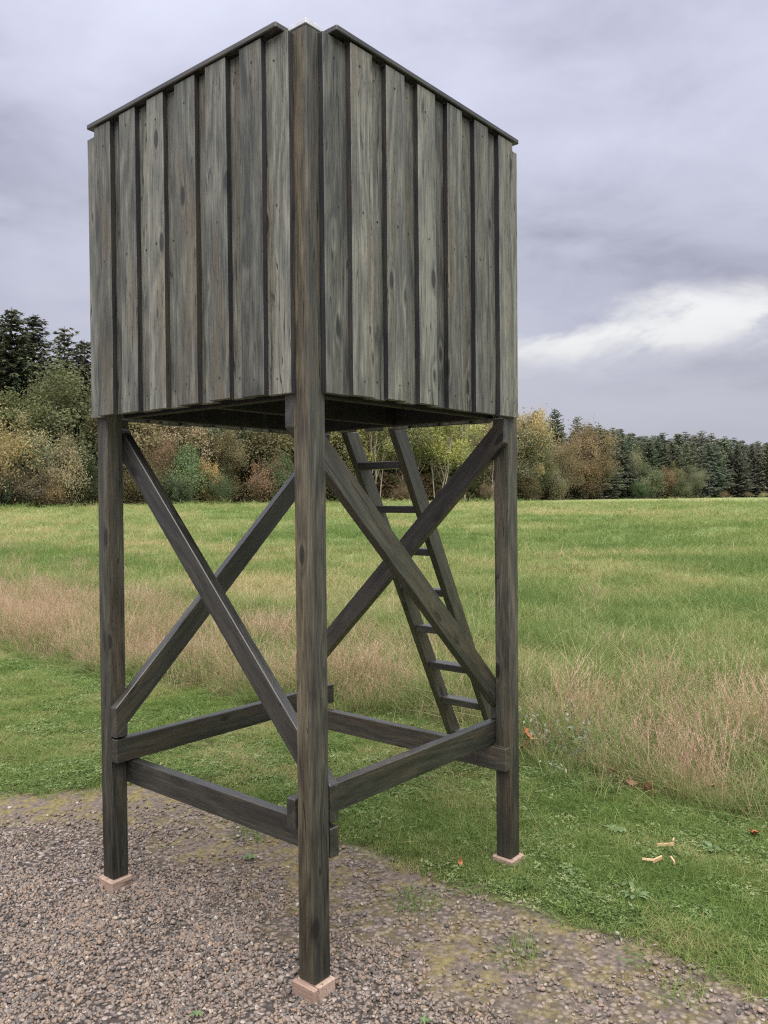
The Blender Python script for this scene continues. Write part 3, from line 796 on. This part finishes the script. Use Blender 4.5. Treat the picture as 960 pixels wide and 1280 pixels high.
# ------------------------------------------------------------------ trees
def tube(pts, rad, sides=6):
    pts = [np.array(p, float) for p in pts]; V = []; F = []
    for i, p in enumerate(pts):
        d = pts[min(i+1, len(pts)-1)] - pts[max(i-1, 0)]; d /= np.linalg.norm(d)+1e-9
        a = np.cross(d, [0.3, 0.9, 0.1]); a /= np.linalg.norm(a)+1e-9; b = np.cross(d, a)
        for j in range(sides):
            t = j*6.28319/sides; V.append(p + rad[i]*(a*math.cos(t)+b*math.sin(t)))
    for i in range(len(pts)-1):
        for j in range(sides):
            k = i*sides; F.append((k+j, k+(j+1) % sides, k+sides+(j+1) % sides, k+sides+j))
    return np.array(V), np.array(F)
def join_vf(parts):
    V = []; F = []; o = 0
    for v, f in parts: V.append(v); F.append(f+o); o += len(v)
    return np.concatenate(V), np.concatenate(F)
def leaf_cards(rs, c, nrm, size, asp=0.55):
    """diamond leaves at c facing nrm"""
    n = len(c)
    nrm = nrm/np.linalg.norm(nrm, axis=1, keepdims=True)
    q = rs.normal(size=(n, 3)); a = np.cross(nrm, q); a /= np.linalg.norm(a, axis=1, keepdims=True)+1e-9; b = np.cross(nrm, a)
    s = size[:, None]
    V = np.stack([c-a*s, c+b*s*asp+nrm*s*0.15, c+a*s, c-b*s*asp+nrm*s*0.15], 1).reshape(-1, 3)
    return V, np.arange(4*n).reshape(n, 4)
def broadleaf(seed, H=10.0, W=7.0, base=0.12, nclump=50, nleaf=330, leaf=0.105, flat=1.0, multi=1, sparse=0.0):
    rs = np.random.RandomState(seed)
    cz = H*(0.5+base/2); rz = H*(1-base)/2; rw = W/2
    cl = []
    while len(cl) < nclump:
        d = rs.normal(size=3); d /= np.linalg.norm(d)
        r = rs.uniform(0.35, 1.0)**0.55 if rs.rand() > 0.2 else rs.uniform(1.0, 1.10)
        lump = 0.80 + 0.30*math.sin(3*d[0]+seed) * math.cos(2.3*d[1]+seed*1.7) + 0.15*math.sin(5*d[2]+seed)
        lump = min(lump, 1.02)
        wz = 1.0 if d[2] > 0 else 0.85
        p = np.array([d[0]*rw*lump*r, d[1]*rw*lump*r, cz + d[2]*rz*wz*lump*r*flat])
        if d[2] > 0.2: p[:2] *= 1-0.35*d[2]*d[2]
        cl.append(p)
    cl = np.array(cl); C_, N_, S_, T_ = [], [], [], []
    for p in cl:
        rc = rw*rs.uniform(0.10, 0.34); m = int(nleaf*rs.uniform(0.7, 1.2)*(1-sparse)*max(0.12, (rc/(rw*0.24))**2))
        d = rs.normal(size=(m, 3)); d /= np.linalg.norm(d, axis=1, keepdims=True)
        q = p + rs.normal(0, 0.56, (m, 3))*rc*rs.uniform(0.65, 1.5, 3)      # loose, uneven sprays rather than balls
        out_ = (p-np.array([0, 0, cz*0.9])); out_ /= np.linalg.norm(out_)+1e-6
        C_.append(q); N_.append(d*0.8 + out_*0.6 + rs.normal(0, 0.6, (m, 3)) + np.array([0, 0, 0.35]))
        S_.append(leaf*rs.uniform(0.6, 1.25, m)); T_.append(np.clip(rs.normal(rs.uniform(0.22, 0.74), 0.09, m), 0, 1))
    c = np.concatenate(C_); k = c[:, 2] > 0.05
    V, F = leaf_cards(rs, c[k], np.concatenate(N_)[k], np.concatenate(S_)[k])
    crown = mesh_np('crown', V, F, M['foliage'], {'tint': np.repeat(np.concatenate(T_)[k], 4)})
    parts = []
    for t in range(multi):
        ox, oy = (rs.normal(0, 0.12*W, 2) if multi > 1 else (0, 0))
        lean = rs.normal(0, 0.05*H, 2)
        pts = [(ox*0.3, oy*0.3, -0.3)]
        for j in range(1, 6):
            f = j/5; pts.append((ox*(0.3+0.7*f)+lean[0]*f+rs.normal(0, 0.012*H), oy*(0.3+0.7*f)+lean[1]*f+rs.normal(0, 0.012*H), H*0.8*f))
        r0 = H*(0.017 if multi == 1 else 0.0065)
        parts.append(tube(pts, [r0*(1-0.8*j/5) for j in range(6)]))
        for j in range(0, len(cl), multi*2+1):
            p = cl[(j+t) % len(cl)]; h = rs.uniform(0.25, 0.8)*min(p[2], H*0.75); i = min(4, int(h/(H*0.8)*5)); f = h/(H*0.8)*5-i
            s = np.array(pts[i])*(1-f)+np.array(pts[i+1])*f
            mid = (s+p)/2 + rs.normal(0, 0.03*H, 3); parts.append(tube([s, mid, p], [r0*0.38, r0*0.24, r0*0.08], 4))
    V, F = join_vf(parts)
    trunk = mesh_np('trunk', V, F, M['bark'], smooth=True)
    return trunk, crown, H
def spruce(seed, H=18.0, W=6.0, base=0.06, whorls=40, gap=0.0):
    rs = np.random.RandomState(seed); c, n, s, tt = [], [], [], []
    axes = []
    parts = [tube([(0, 0, -0.3), (rs.normal(0, .05), rs.normal(0, .05), H*0.5), (0, 0, H)], [H*0.013, H*0.008, 0.02])]
    C_, A_, L_, T_ = [], [], [], []
    for w in range(whorls):
        f = base + (1-base)*(w+rs.uniform(-0.3, 0.3))/whorls
        if f > 0.985: continue
        z = f*H; L0 = W/2*((1-f)**0.64*0.97+0.03)*(0.7 if f < base+0.1 else 1)
        nb = rs.randint(5, 8); a0 = rs.uniform(0, 6.28); wt = rs.uniform(0.3, 0.7)
        for b in range(nb):
            if rs.rand() < gap: continue
            a = a0 + b*6.283/nb + rs.normal(0, 0.2); L = L0*rs.uniform(0.55, 1.3)
            dx, dy = math.cos(a), math.sin(a); droop = rs.uniform(-0.05, 0.35)*(1-f) - 0.25*f
            m = max(7, int(L*26))
            t = np.sort(rs.uniform(0.08, 1.0, m))
            px = dx*L*t; py = dy*L*t; pz = z - droop*L*t + 0.18*L*t*t
            C_.append(np.stack([px, py, pz], 1) + rs.normal(0, 0.07, (m, 3)))
            side = rs.choice([-1, 1], m)*rs.uniform(0.2, 1.1, m)
            ax = np.stack([dx*0.8 - dy*side, dy*0.8 + dx*side, rs.uniform(-0.75, 0.10, m)], 1)
            A_.append(ax); L_.append(rs.uniform(0.30, 0.66, m)*(0.55+0.45*(1-f))); T_.append(np.clip(rs.normal(wt, 0.16, m), 0, 1))
    c = np.concatenate(C_); a = np.concatenate(A_); a /= np.linalg.norm(a, axis=1, keepdims=True); L = np.concatenate(L_)[:, None]
    up_ = np.tile([0, 0, 1.0], (len(c), 1)) + rs.normal(0, 0.5, (len(c), 3)); b = np.cross(a, up_); b /= np.linalg.norm(b, axis=1, keepdims=True)
    V = np.stack([c-a*L*0.35, c+b*L*0.30, c+a*L, c-b*L*0.30], 1).reshape(-1, 3)
    crown = mesh_np('crown', V, np.arange(len(V)).reshape(-1, 4), M['foliage'], {'tint': np.repeat(np.concatenate(T_), 4)})
    V, F = join_vf(parts)
    return mesh_np('trunk', V, F, M['bark'], smooth=True), crown, H

PROTO = {
 's1': spruce(1, 18, 8.4), 's2': spruce(2, 18, 7.0, 0.05, 44), 's3': spruce(3, 18, 9.0, 0.06, 36, 0.12), 's4': spruce(4, 18, 7.6, 0.08, 38, 0.08),
 'b1': broadleaf(11, 10, 8.0), 'b2': broadleaf(12, 10, 6.8, 0.10, 54), 'b3': broadleaf(13, 10, 9.2, 0.05, 64, 310), 'b4': broadleaf(14, 10, 6.0, 0.12, 46, 290, sparse=0.12),
 'w1': broadleaf(21, 10, 5.0, 0.24, 40, 260, 0.095, 1.0, 3, 0.2), 'w2': broadleaf(22, 10, 5.6, 0.28, 42, 250, 0.095, 1.0, 4, 0.2),
 'h1': broadleaf(31, 4, 5.2, 0.0, 44, 300, 0.072, 1.0, 4), 'h2': broadleaf(32, 4, 4.0, 0.0, 40, 300, 0.072, 1.0, 4), 'h3': broadleaf(33, 4, 6.5, 0.0, 50, 280, 0.072, 1.0, 5, 0.1),
}
COL = dict(spruce=(0.056, 0.074, 0.056), pine=(0.068, 0.088, 0.063), far=(0.100, 0.122, 0.098), olive=(0.105, 0.108, 0.040), grey_olive=(0.100, 0.110, 0.055), ochre=(0.20, 0.145, 0.052),  # far: spruce green paled and greyed, distance haze put into the colour
           tan=(0.165, 0.142, 0.072), rust=(0.125, 0.080, 0.042), red=(0.128, 0.084, 0.052), green=(0.075, 0.112, 0.042), deep=(0.044, 0.068, 0.032), yellow=(0.165, 0.165, 0.045), brown=(0.115, 0.085, 0.050), sage=(0.103, 0.116, 0.056))
BARK = dict(dark=(0.045, 0.038, 0.032), pale=(0.36, 0.32, 0.25), mid=(0.11, 0.09, 0.07))
rst = np.random.RandomState(99)
def tree(name, proto, pos, h, col, label, group=None, wide=1.0, bark='dark', cat='tree'):
    tr, cr, H = PROTO[proto]; k = h/H
    x, y = pos; z = float(terrain(x, y))
    root = bpy.data.objects.new(name, None); root.empty_display_size = 0.5; link(root, None, (x, y, z-0.05))
    root.scale = (k*wide, k*wide, k); root.rotation_euler.z = rst.uniform(0, 6.28)
    tag(root, label, cat, group)
    lum = sum(COL[col])/3; c = [(1.6 if 'spruce' in name else 1.95)*(0.58*q+0.42*lum*w_) for q, w_ in zip(COL[col], (1.08, 1.04, 0.80))]; j = (1+rst.normal(0, 0.05, 3))*rst.uniform(0.82, 1.18)
    for nm, me, cc in (('trunk', tr, BARK[bark]), ('crown', cr, tuple(a*b for a, b in zip(c, j)))):
        o = bpy.data.objects.new(nm, me); C.objects.link(o); o.parent = root; o.color = (*cc, 1)
    return root
def ray_pos(px, D):
    """a spot D metres deep, on the bearing of photo column px (960 wide)"""
    X = (px-480)/FPX*D
    return (CAM.x + rt.x*X + math.cos(YAW)*D, CAM.y + rt.y*X + math.sin(YAW)*D)
def edge_D(px):
    return float(np.interp(px, [-500, -150, 0, 120, 300, 450, 550, 640, 720, 800, 960, 1150, 1500], [52, 62, 70, 74, 86, 96, 104, 124, 168, 214, 262, 330, 420]))
def hpx(px, D, top):      # height of something whose top shows at photo row `top`
    hor = 623.4 - (px-480)*math.tan(R(0.472)); x, y = ray_pos(px, D)
    return CAM.z + (hor-top)/FPX*D - float(terrain(x, y))
def build_trees():
    # edge trees and shrubs one can tell apart: name, proto, column, extra depth, top row, colour, width factor, label
    S = [
     ('spruce_tree', 's1', 18, 10, 384, 'spruce', 1.25, 'tallest dark spruce standing above the autumn shrubs'),
     ('spruce_tree', 's2', 45, 14, 392, 'spruce', 1.25, 'dark narrow spruce beside the tallest spruce'),
     ('spruce_tree', 's4', -12, 12, 392, 'pine', 1.25, 'blue-green spruce at the thick end of the wood'),
     ('spruce_tree', 's3', 84, 12, 408, 'pine', 1.2, 'lighter green spruce with loose top above the round olive tree'),
     ('spruce_tree', 's2', 108, 16, 424, 'spruce', 1.2, 'short dark spruce between the loose spruce and the tower'),
     ('broadleaf_tree', 'b1', 88, 5, 458, 'grey_olive', 1.05, 'round grey-olive broadleaf tree in front of the spruces'),
     ('broadleaf_tree', 'b2', 8, 5, 474, 'olive', 1.1, 'tall ochre-green broadleaf tree below the tallest spruce'),
     ('broadleaf_tree', 'b4', 30, 1, 512, 'tan', 1.0, 'pale tan autumn tree with thin leaves'),
     ('shrub', 'h3', -4, -1, 530, 'ochre', 0.85, 'yellow-ochre autumn shrub at the field edge'),
     ('shrub', 'h2', 60, -1, 545, 'sage', 0.8, 'feathery grey-green willow shrub'),
     ('shrub', 'h1', 84, -2, 552, 'tan', 0.7, 'straw-brown shrub beside the feathery willow'),
     ('shrub', 'h1', 108, -2, 574, 'deep', 0.9, 'dark green bush against the foot of the wood beside the tower leg'),
     ('shrub', 'h2', 0, -3, 590, 'deep', 0.9, 'small dark green bush below the yellow-ochre shrub'),
     ('shrub', 'h2', 40, -3, 585, 'brown', 1.0, 'low brown bush at the field edge'),
     ('shrub', 'h3', 64, -3, 598, 'ochre', 0.7, 'low ochre bush at the field edge'),
     ('broadleaf_tree', 'b4', 165, 3, 470, 'tan', 1.0, 'tan autumn tree behind the left tower leg'),
     ('broadleaf_tree', 'b2', 212, 3, 500, 'tan', 1.1, 'pink-tan autumn tree behind the green bush'),
     ('broadleaf_tree', 'b1', 205, -1, 545, 'red', 0.75, 'dusky red autumn tree among tan ones'),
     ('shrub', 'h1', 178, -2, 575, 'brown', 0.9, 'brown autumn shrub beside the dusky red tree'),
     ('shrub', 'h1', 236, -3, 562, 'green', 0.95, 'bright green round bush under the tower'),
     ('shrub', 'h2', 222, -5, 590, 'deep', 1.0, 'dark blue-green bush in front of the bright green bush'),
     ('shrub', 'h3', 275, -4, 590, 'deep', 0.75, 'wide dark green bush beside the bright green bush'),
     ('broadleaf_tree', 'b2', 288, 2, 530, 'olive', 0.8, 'light olive tree rising over the dark bushes'),
     ('shrub', 'h2', 262, -3, 570, 'ochre', 0.6, 'orange-ochre shrub between green bushes'),
     ('shrub', 'h2', 335, -3, 568, 'red', 0.8, 'reddish-brown autumn shrub under the tower'),
     ('shrub', 'h1', 355, -4, 572, 'green', 0.7, 'mid green bush beside the reddish-brown shrub'),
     ('broadleaf_tree', 'b3', 250, 8, 470, 'grey_olive', 1.0, 'broad grey-olive tree behind the bushes'),
     ('broadleaf_tree', 'b1', 330, 8, 480, 'olive', 1.0, 'dull olive tree behind the reddish shrub'),
     ('broadleaf_tree', 'b2', 395, 4, 500, 'olive', 1.0, 'olive tree behind the front tower post'),
     ('broadleaf_tree', 'b4', 432, 3, 505, 'yellow', 1.0, 'yellow-green tree beside the ladder'),
     ('slender_tree', 'w1', 470, 1, 500, 'yellow', 1.1, 'slender yellow-green tree with bare trunks seen through the ladder'),
     ('slender_tree', 'w2', 512, 2, 495, 'olive', 1.1, 'slender olive tree with several bare stems'),
     ('slender_tree', 'w1', 545, 0, 498, 'yellow', 1.15, 'slender tree with pale bare trunk and yellow-green top'),
     ('slender_tree', 'w2', 580, 1, 500, 'yellow', 1.0, 'slender yellow-green tree near the right tower leg'),
     ('slender_tree', 'w2', 612, 1, 498, 'olive', 1.0, 'slender dull green tree just behind the right brace'),
     ('shrub', 'h3', 450, -1, 596, 'brown', 0.8, 'brown bramble thicket seen through the ladder'),
     ('shrub', 'h3', 505, -1, 602, 'brown', 0.9, 'low brown thicket under the slender trees'),
     ('shrub', 'h3', 560, -1, 604, 'red', 0.9, 'low russet thicket under the slender trees'),
     ('shrub', 'h3', 608, -1, 602, 'red', 0.8, 'low russet thicket beside the right tower leg'),
     ('broadleaf_tree', 'b2', 655, 0, 503, 'ochre', 0.75, 'ochre-green tree just beyond the right tower leg'),
     ('broadleaf_tree', 'b4', 672, 1, 540, 'olive', 1.0, 'bare-branched olive tree with twisted limbs'),
     ('shrub', 'h2', 660, -3, 588, 'rust', 1.0, 'russet shrub at the foot of the ochre-green tree'),
     ('shrub', 'h1', 690, -3, 585, 'sage', 0.9, 'sage green shrub beside the big rust tree'),
     ('spruce_tree', 's2', 671, 26, 512, 'far', 1.0, 'narrow spruce top beside the ochre-green tree'),
     ('spruce_tree', 's1', 694, 20, 510, 'far', 1.1, 'broad spruce rising behind the big rust tree'),
     ('spruce_tree', 's3', 722, 26, 520, 'far', 1.0, 'loose spruce just behind the big rust tree'),
     ('broadleaf_tree', 'b3', 733, -10, 528, 'rust', 0.95, 'big rust-brown broadleaf tree at the wood corner'),
     ('broadleaf_tree', 'b1', 704, -8, 552, 'brown', 0.9, 'brown broadleaf tree beside the big rust tree'),
     ('broadleaf_tree', 'b2', 748, -14, 572, 'brown', 1.0, 'dull brown tree in front of the big rust tree'),
     ('broadleaf_tree', 'b1', 790, -6, 562, 'grey_olive', 0.8, 'grey-olive tree next to the big rust tree'),
     ('shrub', 'h1', 806, -16, 583, 'sage', 1.0, 'sage green bush in front of the plantation'),
     ('shrub', 'h2', 800, -20, 600, 'deep', 1.1, 'small dark bush at the field edge before the plantation'),
     ('shrub', 'h2', 832, -8, 582, 'rust', 0.8, 'rust-coloured shrub before the plantation'),
     ('broadleaf_tree', 'b3', 868, -10, 580, 'grey_olive', 0.9, 'wide pale olive tree before the plantation'),
     ('shrub', 'h1', 852, -16, 600, 'green', 1.0, 'green bush below the wide pale olive tree'),
     ('broadleaf_tree', 'b4', 842, -6, 575, 'olive', 1.0, 'small pale olive tree before the plantation'),
     ('shrub', 'h3', 905, -10, 614, 'rust', 1.2, 'low russet scrub along the plantation edge'),
     ('shrub', 'h3', 935, -10, 615, 'brown', 1.2, 'low brown scrub between the russet and the tan scrub'),
     ('shrub', 'h3', 955, -12, 615, 'tan', 1.2, 'low tan scrub at the far end of the plantation edge'),
    ]
    for nm, pr, px, dd, top, col, wide, lab in S:
        D = edge_D(px)+dd
        tree(nm, pr, ray_pos(px, D), hpx(px, D, top), col, lab, 'trees and shrubs along the wood edge', wide,
             'pale' if nm == 'slender_tree' else ('mid' if 'olive' in lab else 'dark'), 'shrub' if nm == 'shrub' else 'tree')
    # the spruce plantation at the far side, row behind row
    for row, (dd, lo, hi, step) in enumerate(((0, 742, 1010, 9), (9, 738, 1020, 9.5), (20, 735, 1030, 10.5))):
        px = lo
        while px < hi:
            D = edge_D(px)+dd + rst.uniform(-3, 3)
            top = np.interp(px, [740, 760, 800, 880, 960, 1030], [530, 536, 541, 546, 553, 556]) + rst.normal(0, 4.0) + (0 if row else 8)
            tree('spruce_tree', ['s1', 's2', 's3', 's4'][rst.randint(4)], ray_pos(px, D), hpx(px, D, top), 'far', 'dark spruce in the dense plantation across the field', 'spruces of the far plantation', rst.uniform(1.1, 1.6))
            px += step*rst.uniform(0.8, 1.25)
    # deeper wood behind the edge trees, and its run beyond the picture's left
    px = -210
    while px < 745:
        D0 = edge_D(px)
        for dd in (12, 22):
            D = D0+dd+rst.uniform(-3, 3); q = px+rst.uniform(-6, 6)
            con = (q < 130 or q > 655 or rst.rand() < 0.3)
            base_top = np.interp(q, [-210, 0, 60, 130, 300, 640, 745], [400, 400, 425, 448, 468, 498, 528])
            if con: tree('spruce_tree', ['s1', 's2', 's4'][rst.randint(3)], ray_pos(q, D), hpx(q, D, base_top+12+rst.uniform(0, 14)), 'pine', 'dark spruce deep in the wood behind the edge trees', 'trees deep in the wood', rst.uniform(1.0, 1.35))
            else: tree('broadleaf_tree', ['b1', 'b2', 'b3'][rst.randint(3)], ray_pos(q, D), hpx(q, D, base_top+8+rst.uniform(0, 18)), ['olive', 'grey_olive', 'deep', 'brown'][rst.randint(4)], 'dull broadleaf tree deep in the wood behind the edge trees', 'trees deep in the wood')
        px += 26*rst.uniform(0.8, 1.2)*(74/ D0)**0.6
    for px in range(-230, -20, 34):
        D = edge_D(px)-2+rst.uniform(-2, 2)
        tree('shrub', ['h1', 'h2', 'h3'][rst.randint(3)], ray_pos(px, D), rst.uniform(3.5, 6.5), ['tan', 'olive', 'brown', 'green'][rst.randint(4)], 'autumn shrub where the wood edge runs on', 'shrubs of the wood edge running on', 1.0, 'mid', 'shrub')
build_trees()
def undergrowth():
    rs = np.random.RandomState(12); n = 110000
    px = rs.uniform(-230, 1030, n); px[:30000] = rs.uniform(400, 680, 30000); D = np.array([edge_D(p) for p in px]) + rs.uniform(1, 16, n)
    X = (px-480)/FPX*D; x = CAM.x + rt.x*X + math.cos(YAW)*D; y = CAM.y + rt.y*X + math.sin(YAW)*D
    top = (1.5+3.2*fbm(x*0.25, y*0.25, 44))*(0.8+0.004*D)
    z = terrain(x, y) + top*rs.uniform(0, 1, n)**0.9
    c = np.stack([x, y, z], 1); V, F = leaf_cards(rs, c, rs.normal(size=(n, 3))+np.array([-0.5, -0.4, 0.6]), rs.uniform(0.14, 0.30, n)*(0.4+0.006*D))
    tint = np.clip(fbm(x*0.2, y*0.2, 46)*1.1-0.05+rs.normal(0, 0.14, n), 0, 1)
    o = bpy.data.objects.new('undergrowth', mesh_np('undergrowth', V, F, M['under'], {'tint': np.repeat(tint, 4)})); link(o)
    tag(o, 'tangled dark brambles and saplings filling the wood under the trees', 'undergrowth', kind='stuff')
undergrowth()

# ------------------------------------------------------------------ small things on the ground
def leaf_mesh(name, L, W, mat, lobes=3, seed=0):
    rs = np.random.RandomState(seed); n = 14; pts = []
    for i in range(n):
        t = i/n*2*math.pi
        r = 1+0.22*math.cos(lobes*2*t)+rs.normal(0, 0.06)
        pts.append((L/2*math.cos(t)*r, W/2*math.sin(t)*r))
    V = [(x, y, 0.010*(x/L)**2*6 + abs(y)*0.55 + rs.normal(0, 0.0015)) for x, y in pts] + [(0, 0, 0.0)]
    V += [(x, y, z-0.0012) for x, y, z in V]
    F = [(i, (i+1) % n, n) for i in range(n)] + [((i+1) % n + n+1, i+n+1, 2*n+1) for i in range(n)] + [(i, i+n+1, (i+1) % n+n+1) for i in range(n)]
    me = bpy.data.meshes.new(name); me.from_pydata(V, [], F); me.materials.append(mat); me.update()
    return me
def ground_thing(name, me, x, y, dz, rot, label, cat, group=None):
    o = bpy.data.objects.new(name, me); link(o, None, (x, y, float(terrain(x, y))+dz)); o.rotation_euler = rot
    return tag(o, label, cat, group)
def small_things():
    rs = np.random.RandomState(8)
    ground_thing('fallen_leaf', leaf_mesh('fallen_leaf', 0.036, 0.018, M['orangeleaf'], 2, 1), 1.07, 0.17, 0.030, (R(20), R(-58), R(30)), 'bright orange fallen leaf at the gravel edge of the lawn', 'leaf', 'fallen leaves')
    ground_thing('fallen_leaf', leaf_mesh('fallen_leaf', 0.06, 0.05, M['redleaf'], 3, 2), 2.17, -0.74, 0.035, (R(10), R(15), R(70)), 'dark red fallen leaf lying on the lawn', 'leaf', 'fallen leaves')
    ground_thing('fallen_leaf', leaf_mesh('fallen_leaf', 0.11, 0.085, M['orangeleaf'], 3, 3), 2.62, 0.74, 0.14, (R(55), R(20), R(10)), 'large orange-brown leaf caught in the grass behind the right tower leg', 'leaf', 'fallen leaves')
    for i, (x, y) in enumerate(((2.55, 0.70), (2.60, 0.82), (2.50, 0.10), (2.46, -0.02), (2.40, -0.14), (2.46, -0.22), (2.56, -0.42), (2.75, -0.72), (2.72, -0.78), (2.72, 2.55), (2.70, 2.38), (2.68, 2.72), (2.66, 2.9), (2.5, 4.4), (2.42, 4.55), (2.4, 6.3))):
        ground_thing('fallen_leaf', leaf_mesh('fallen_leaf', rs.uniform(0.06, 0.10), rs.uniform(0.04, 0.07), M['brownleaf'], 3, 10+i), x, y, rs.uniform(0.03, 0.09), (rs.normal(0, 0.5), rs.normal(0, 0.5), rs.uniform(0, 6)),
                     'withered brown leaf lodged at the foot of the tall grass', 'leaf', 'brown leaves at the tall grass edge')
    chips = [((1.66, -0.545), 0.062, 0.016, 35, 'short pale wood offcut on the lawn, lying nearest the gravel'), ((1.625, -0.49), 0.055, 0.018, -28, 'pale wood offcut beside the longest offcut on the lawn'),
             ((1.80, -0.46), 0.075, 0.013, -62, 'thin pale wood splinter lying apart on the lawn'), ((1.87, -0.47), 0.024, 0.014, 10, 'tiny pale wood chip beside the thin splinter'), ((1.60, -0.46), 0.05, 0.010, -75, 'brownish wood sliver under the pale offcuts')]
    for (p, L, w, a, lab) in chips:
        me = timber_mesh('wood_chip', L, w, 0.007, M['chip'], 0.001, 1, 0, 'x')
        ground_thing('wood_chip', me, p[0], p[1], 0.036, (rs.normal(0, 0.12), rs.normal(0, 0.15), R(a)), lab, 'wood chip', 'wood offcuts on the lawn')
    # rosettes of broad weeds
    def rosette(seed, n, L, W):
        r = np.random.RandomState(seed); V = []; F = []
        for i in range(n):
            a = i*2.4+r.normal(0, 0.2); l = L*r.uniform(0.6, 1.1); k = len(V)
            for j, (t, w) in enumerate(((0, 0.15), (0.35, 0.8), (0.7, 1.0), (1.0, 0.05))):
                z = 0.35*l*math.sin(min(t, 1)*2.2)*r.uniform(0.8, 1.2)+0.004
                for s in (-1, 1): V.append((math.cos(a)*l*t-math.sin(a)*s*w*W/2, math.sin(a)*l*t+math.cos(a)*s*w*W/2, z+abs(w)*0.003))
            for j in range(3): F.append((k+2*j, k+2*j+1, k+2*j+3, k+2*j+2))
        return mesh_np('weed', np.array(V), np.array(F), M['weed'])
    W_ = [(1.28, -0.53, 11, 0.085, 0.018, 'flat rosette weed with long leaves at the lawn edge'), (1.93, -0.62, 9, 0.06, 0.024, 'pale broad-leaved weed near the wood offcuts'), (1.36, -0.80, 8, 0.05, 0.014, 'small leafy weed by the gravel edge'),
          (1.85, -0.20, 10, 0.06, 0.022, 'leafy weed between the right tower leg and the tall grass'), (1.30, -0.22, 7, 0.05, 0.014, 'narrow-leaved weed before the right tower leg'), (0.12, -0.35, 9, 0.026, 0.008, 'tiny green seedling in the gravel beside the front post'),
          (-0.30, 0.22, 9, 0.026, 0.009, 'tiny green seedling in the open gravel'),  (0.55, 0.95, 10, 0.04, 0.012, 'small green weed in the gravel under the tower')]
    for i, (x, y, n, L, w, lab) in enumerate(W_):
        ground_thing('weed', rosette(60+i, n, L, w), x, y, 0.006, (0, 0, i), lab, 'weed', 'low weeds')
    # silvery plant sprawling in the uncut grass
    r = np.random.RandomState(5); V = []; F = []
    base = np.array([2.62, 0.42]); cs = []; ns = []
    for s in range(9):
        tipx, tipy, tz = r.normal(0.12, 0.10), r.normal(0.05, 0.24), r.uniform(0.10, 0.30)
        for t in np.linspace(0.15, 1, 26):
            cs.append((tipx*t+r.normal(0, 0.015), tipy*t+r.normal(0, 0.015), 0.03+tz*t+r.normal(0, 0.012))); ns.append(r.normal(size=3)+np.array([-0.4, -0.3, 0.8]))
    Vv, Ff = leaf_cards(r, np.array(cs), np.array(ns), r.uniform(0.010, 0.022, len(cs)), 0.35)
    ground_thing('silver_weed', mesh_np('silver_weed', Vv, Ff, M['silver']), base[0], base[1], 0.0, (0, 0, 0), 'silvery grey-green weed sprawling in the uncut grass behind the lawn', 'weed')
    cs = r.normal(0, 1, (40, 3))*np.array([0.03, 0.055, 0.012])+np.array([0, 0, 0.035])
    Vv, Ff = leaf_cards(r, cs, r.normal(size=(40, 3))+np.array([0, 0, 1.0]), r.uniform(0.010, 0.020, 40), 0.4)
    me = mesh_np('lichen_sprig', Vv, Ff, M['white'])
    ground_thing('lichen_sprig', me, 2.47, 0.43, 0.0, (0, 0, 0), 'pale lichen-covered sprig lying at the tall grass edge', 'sprig')
small_things()
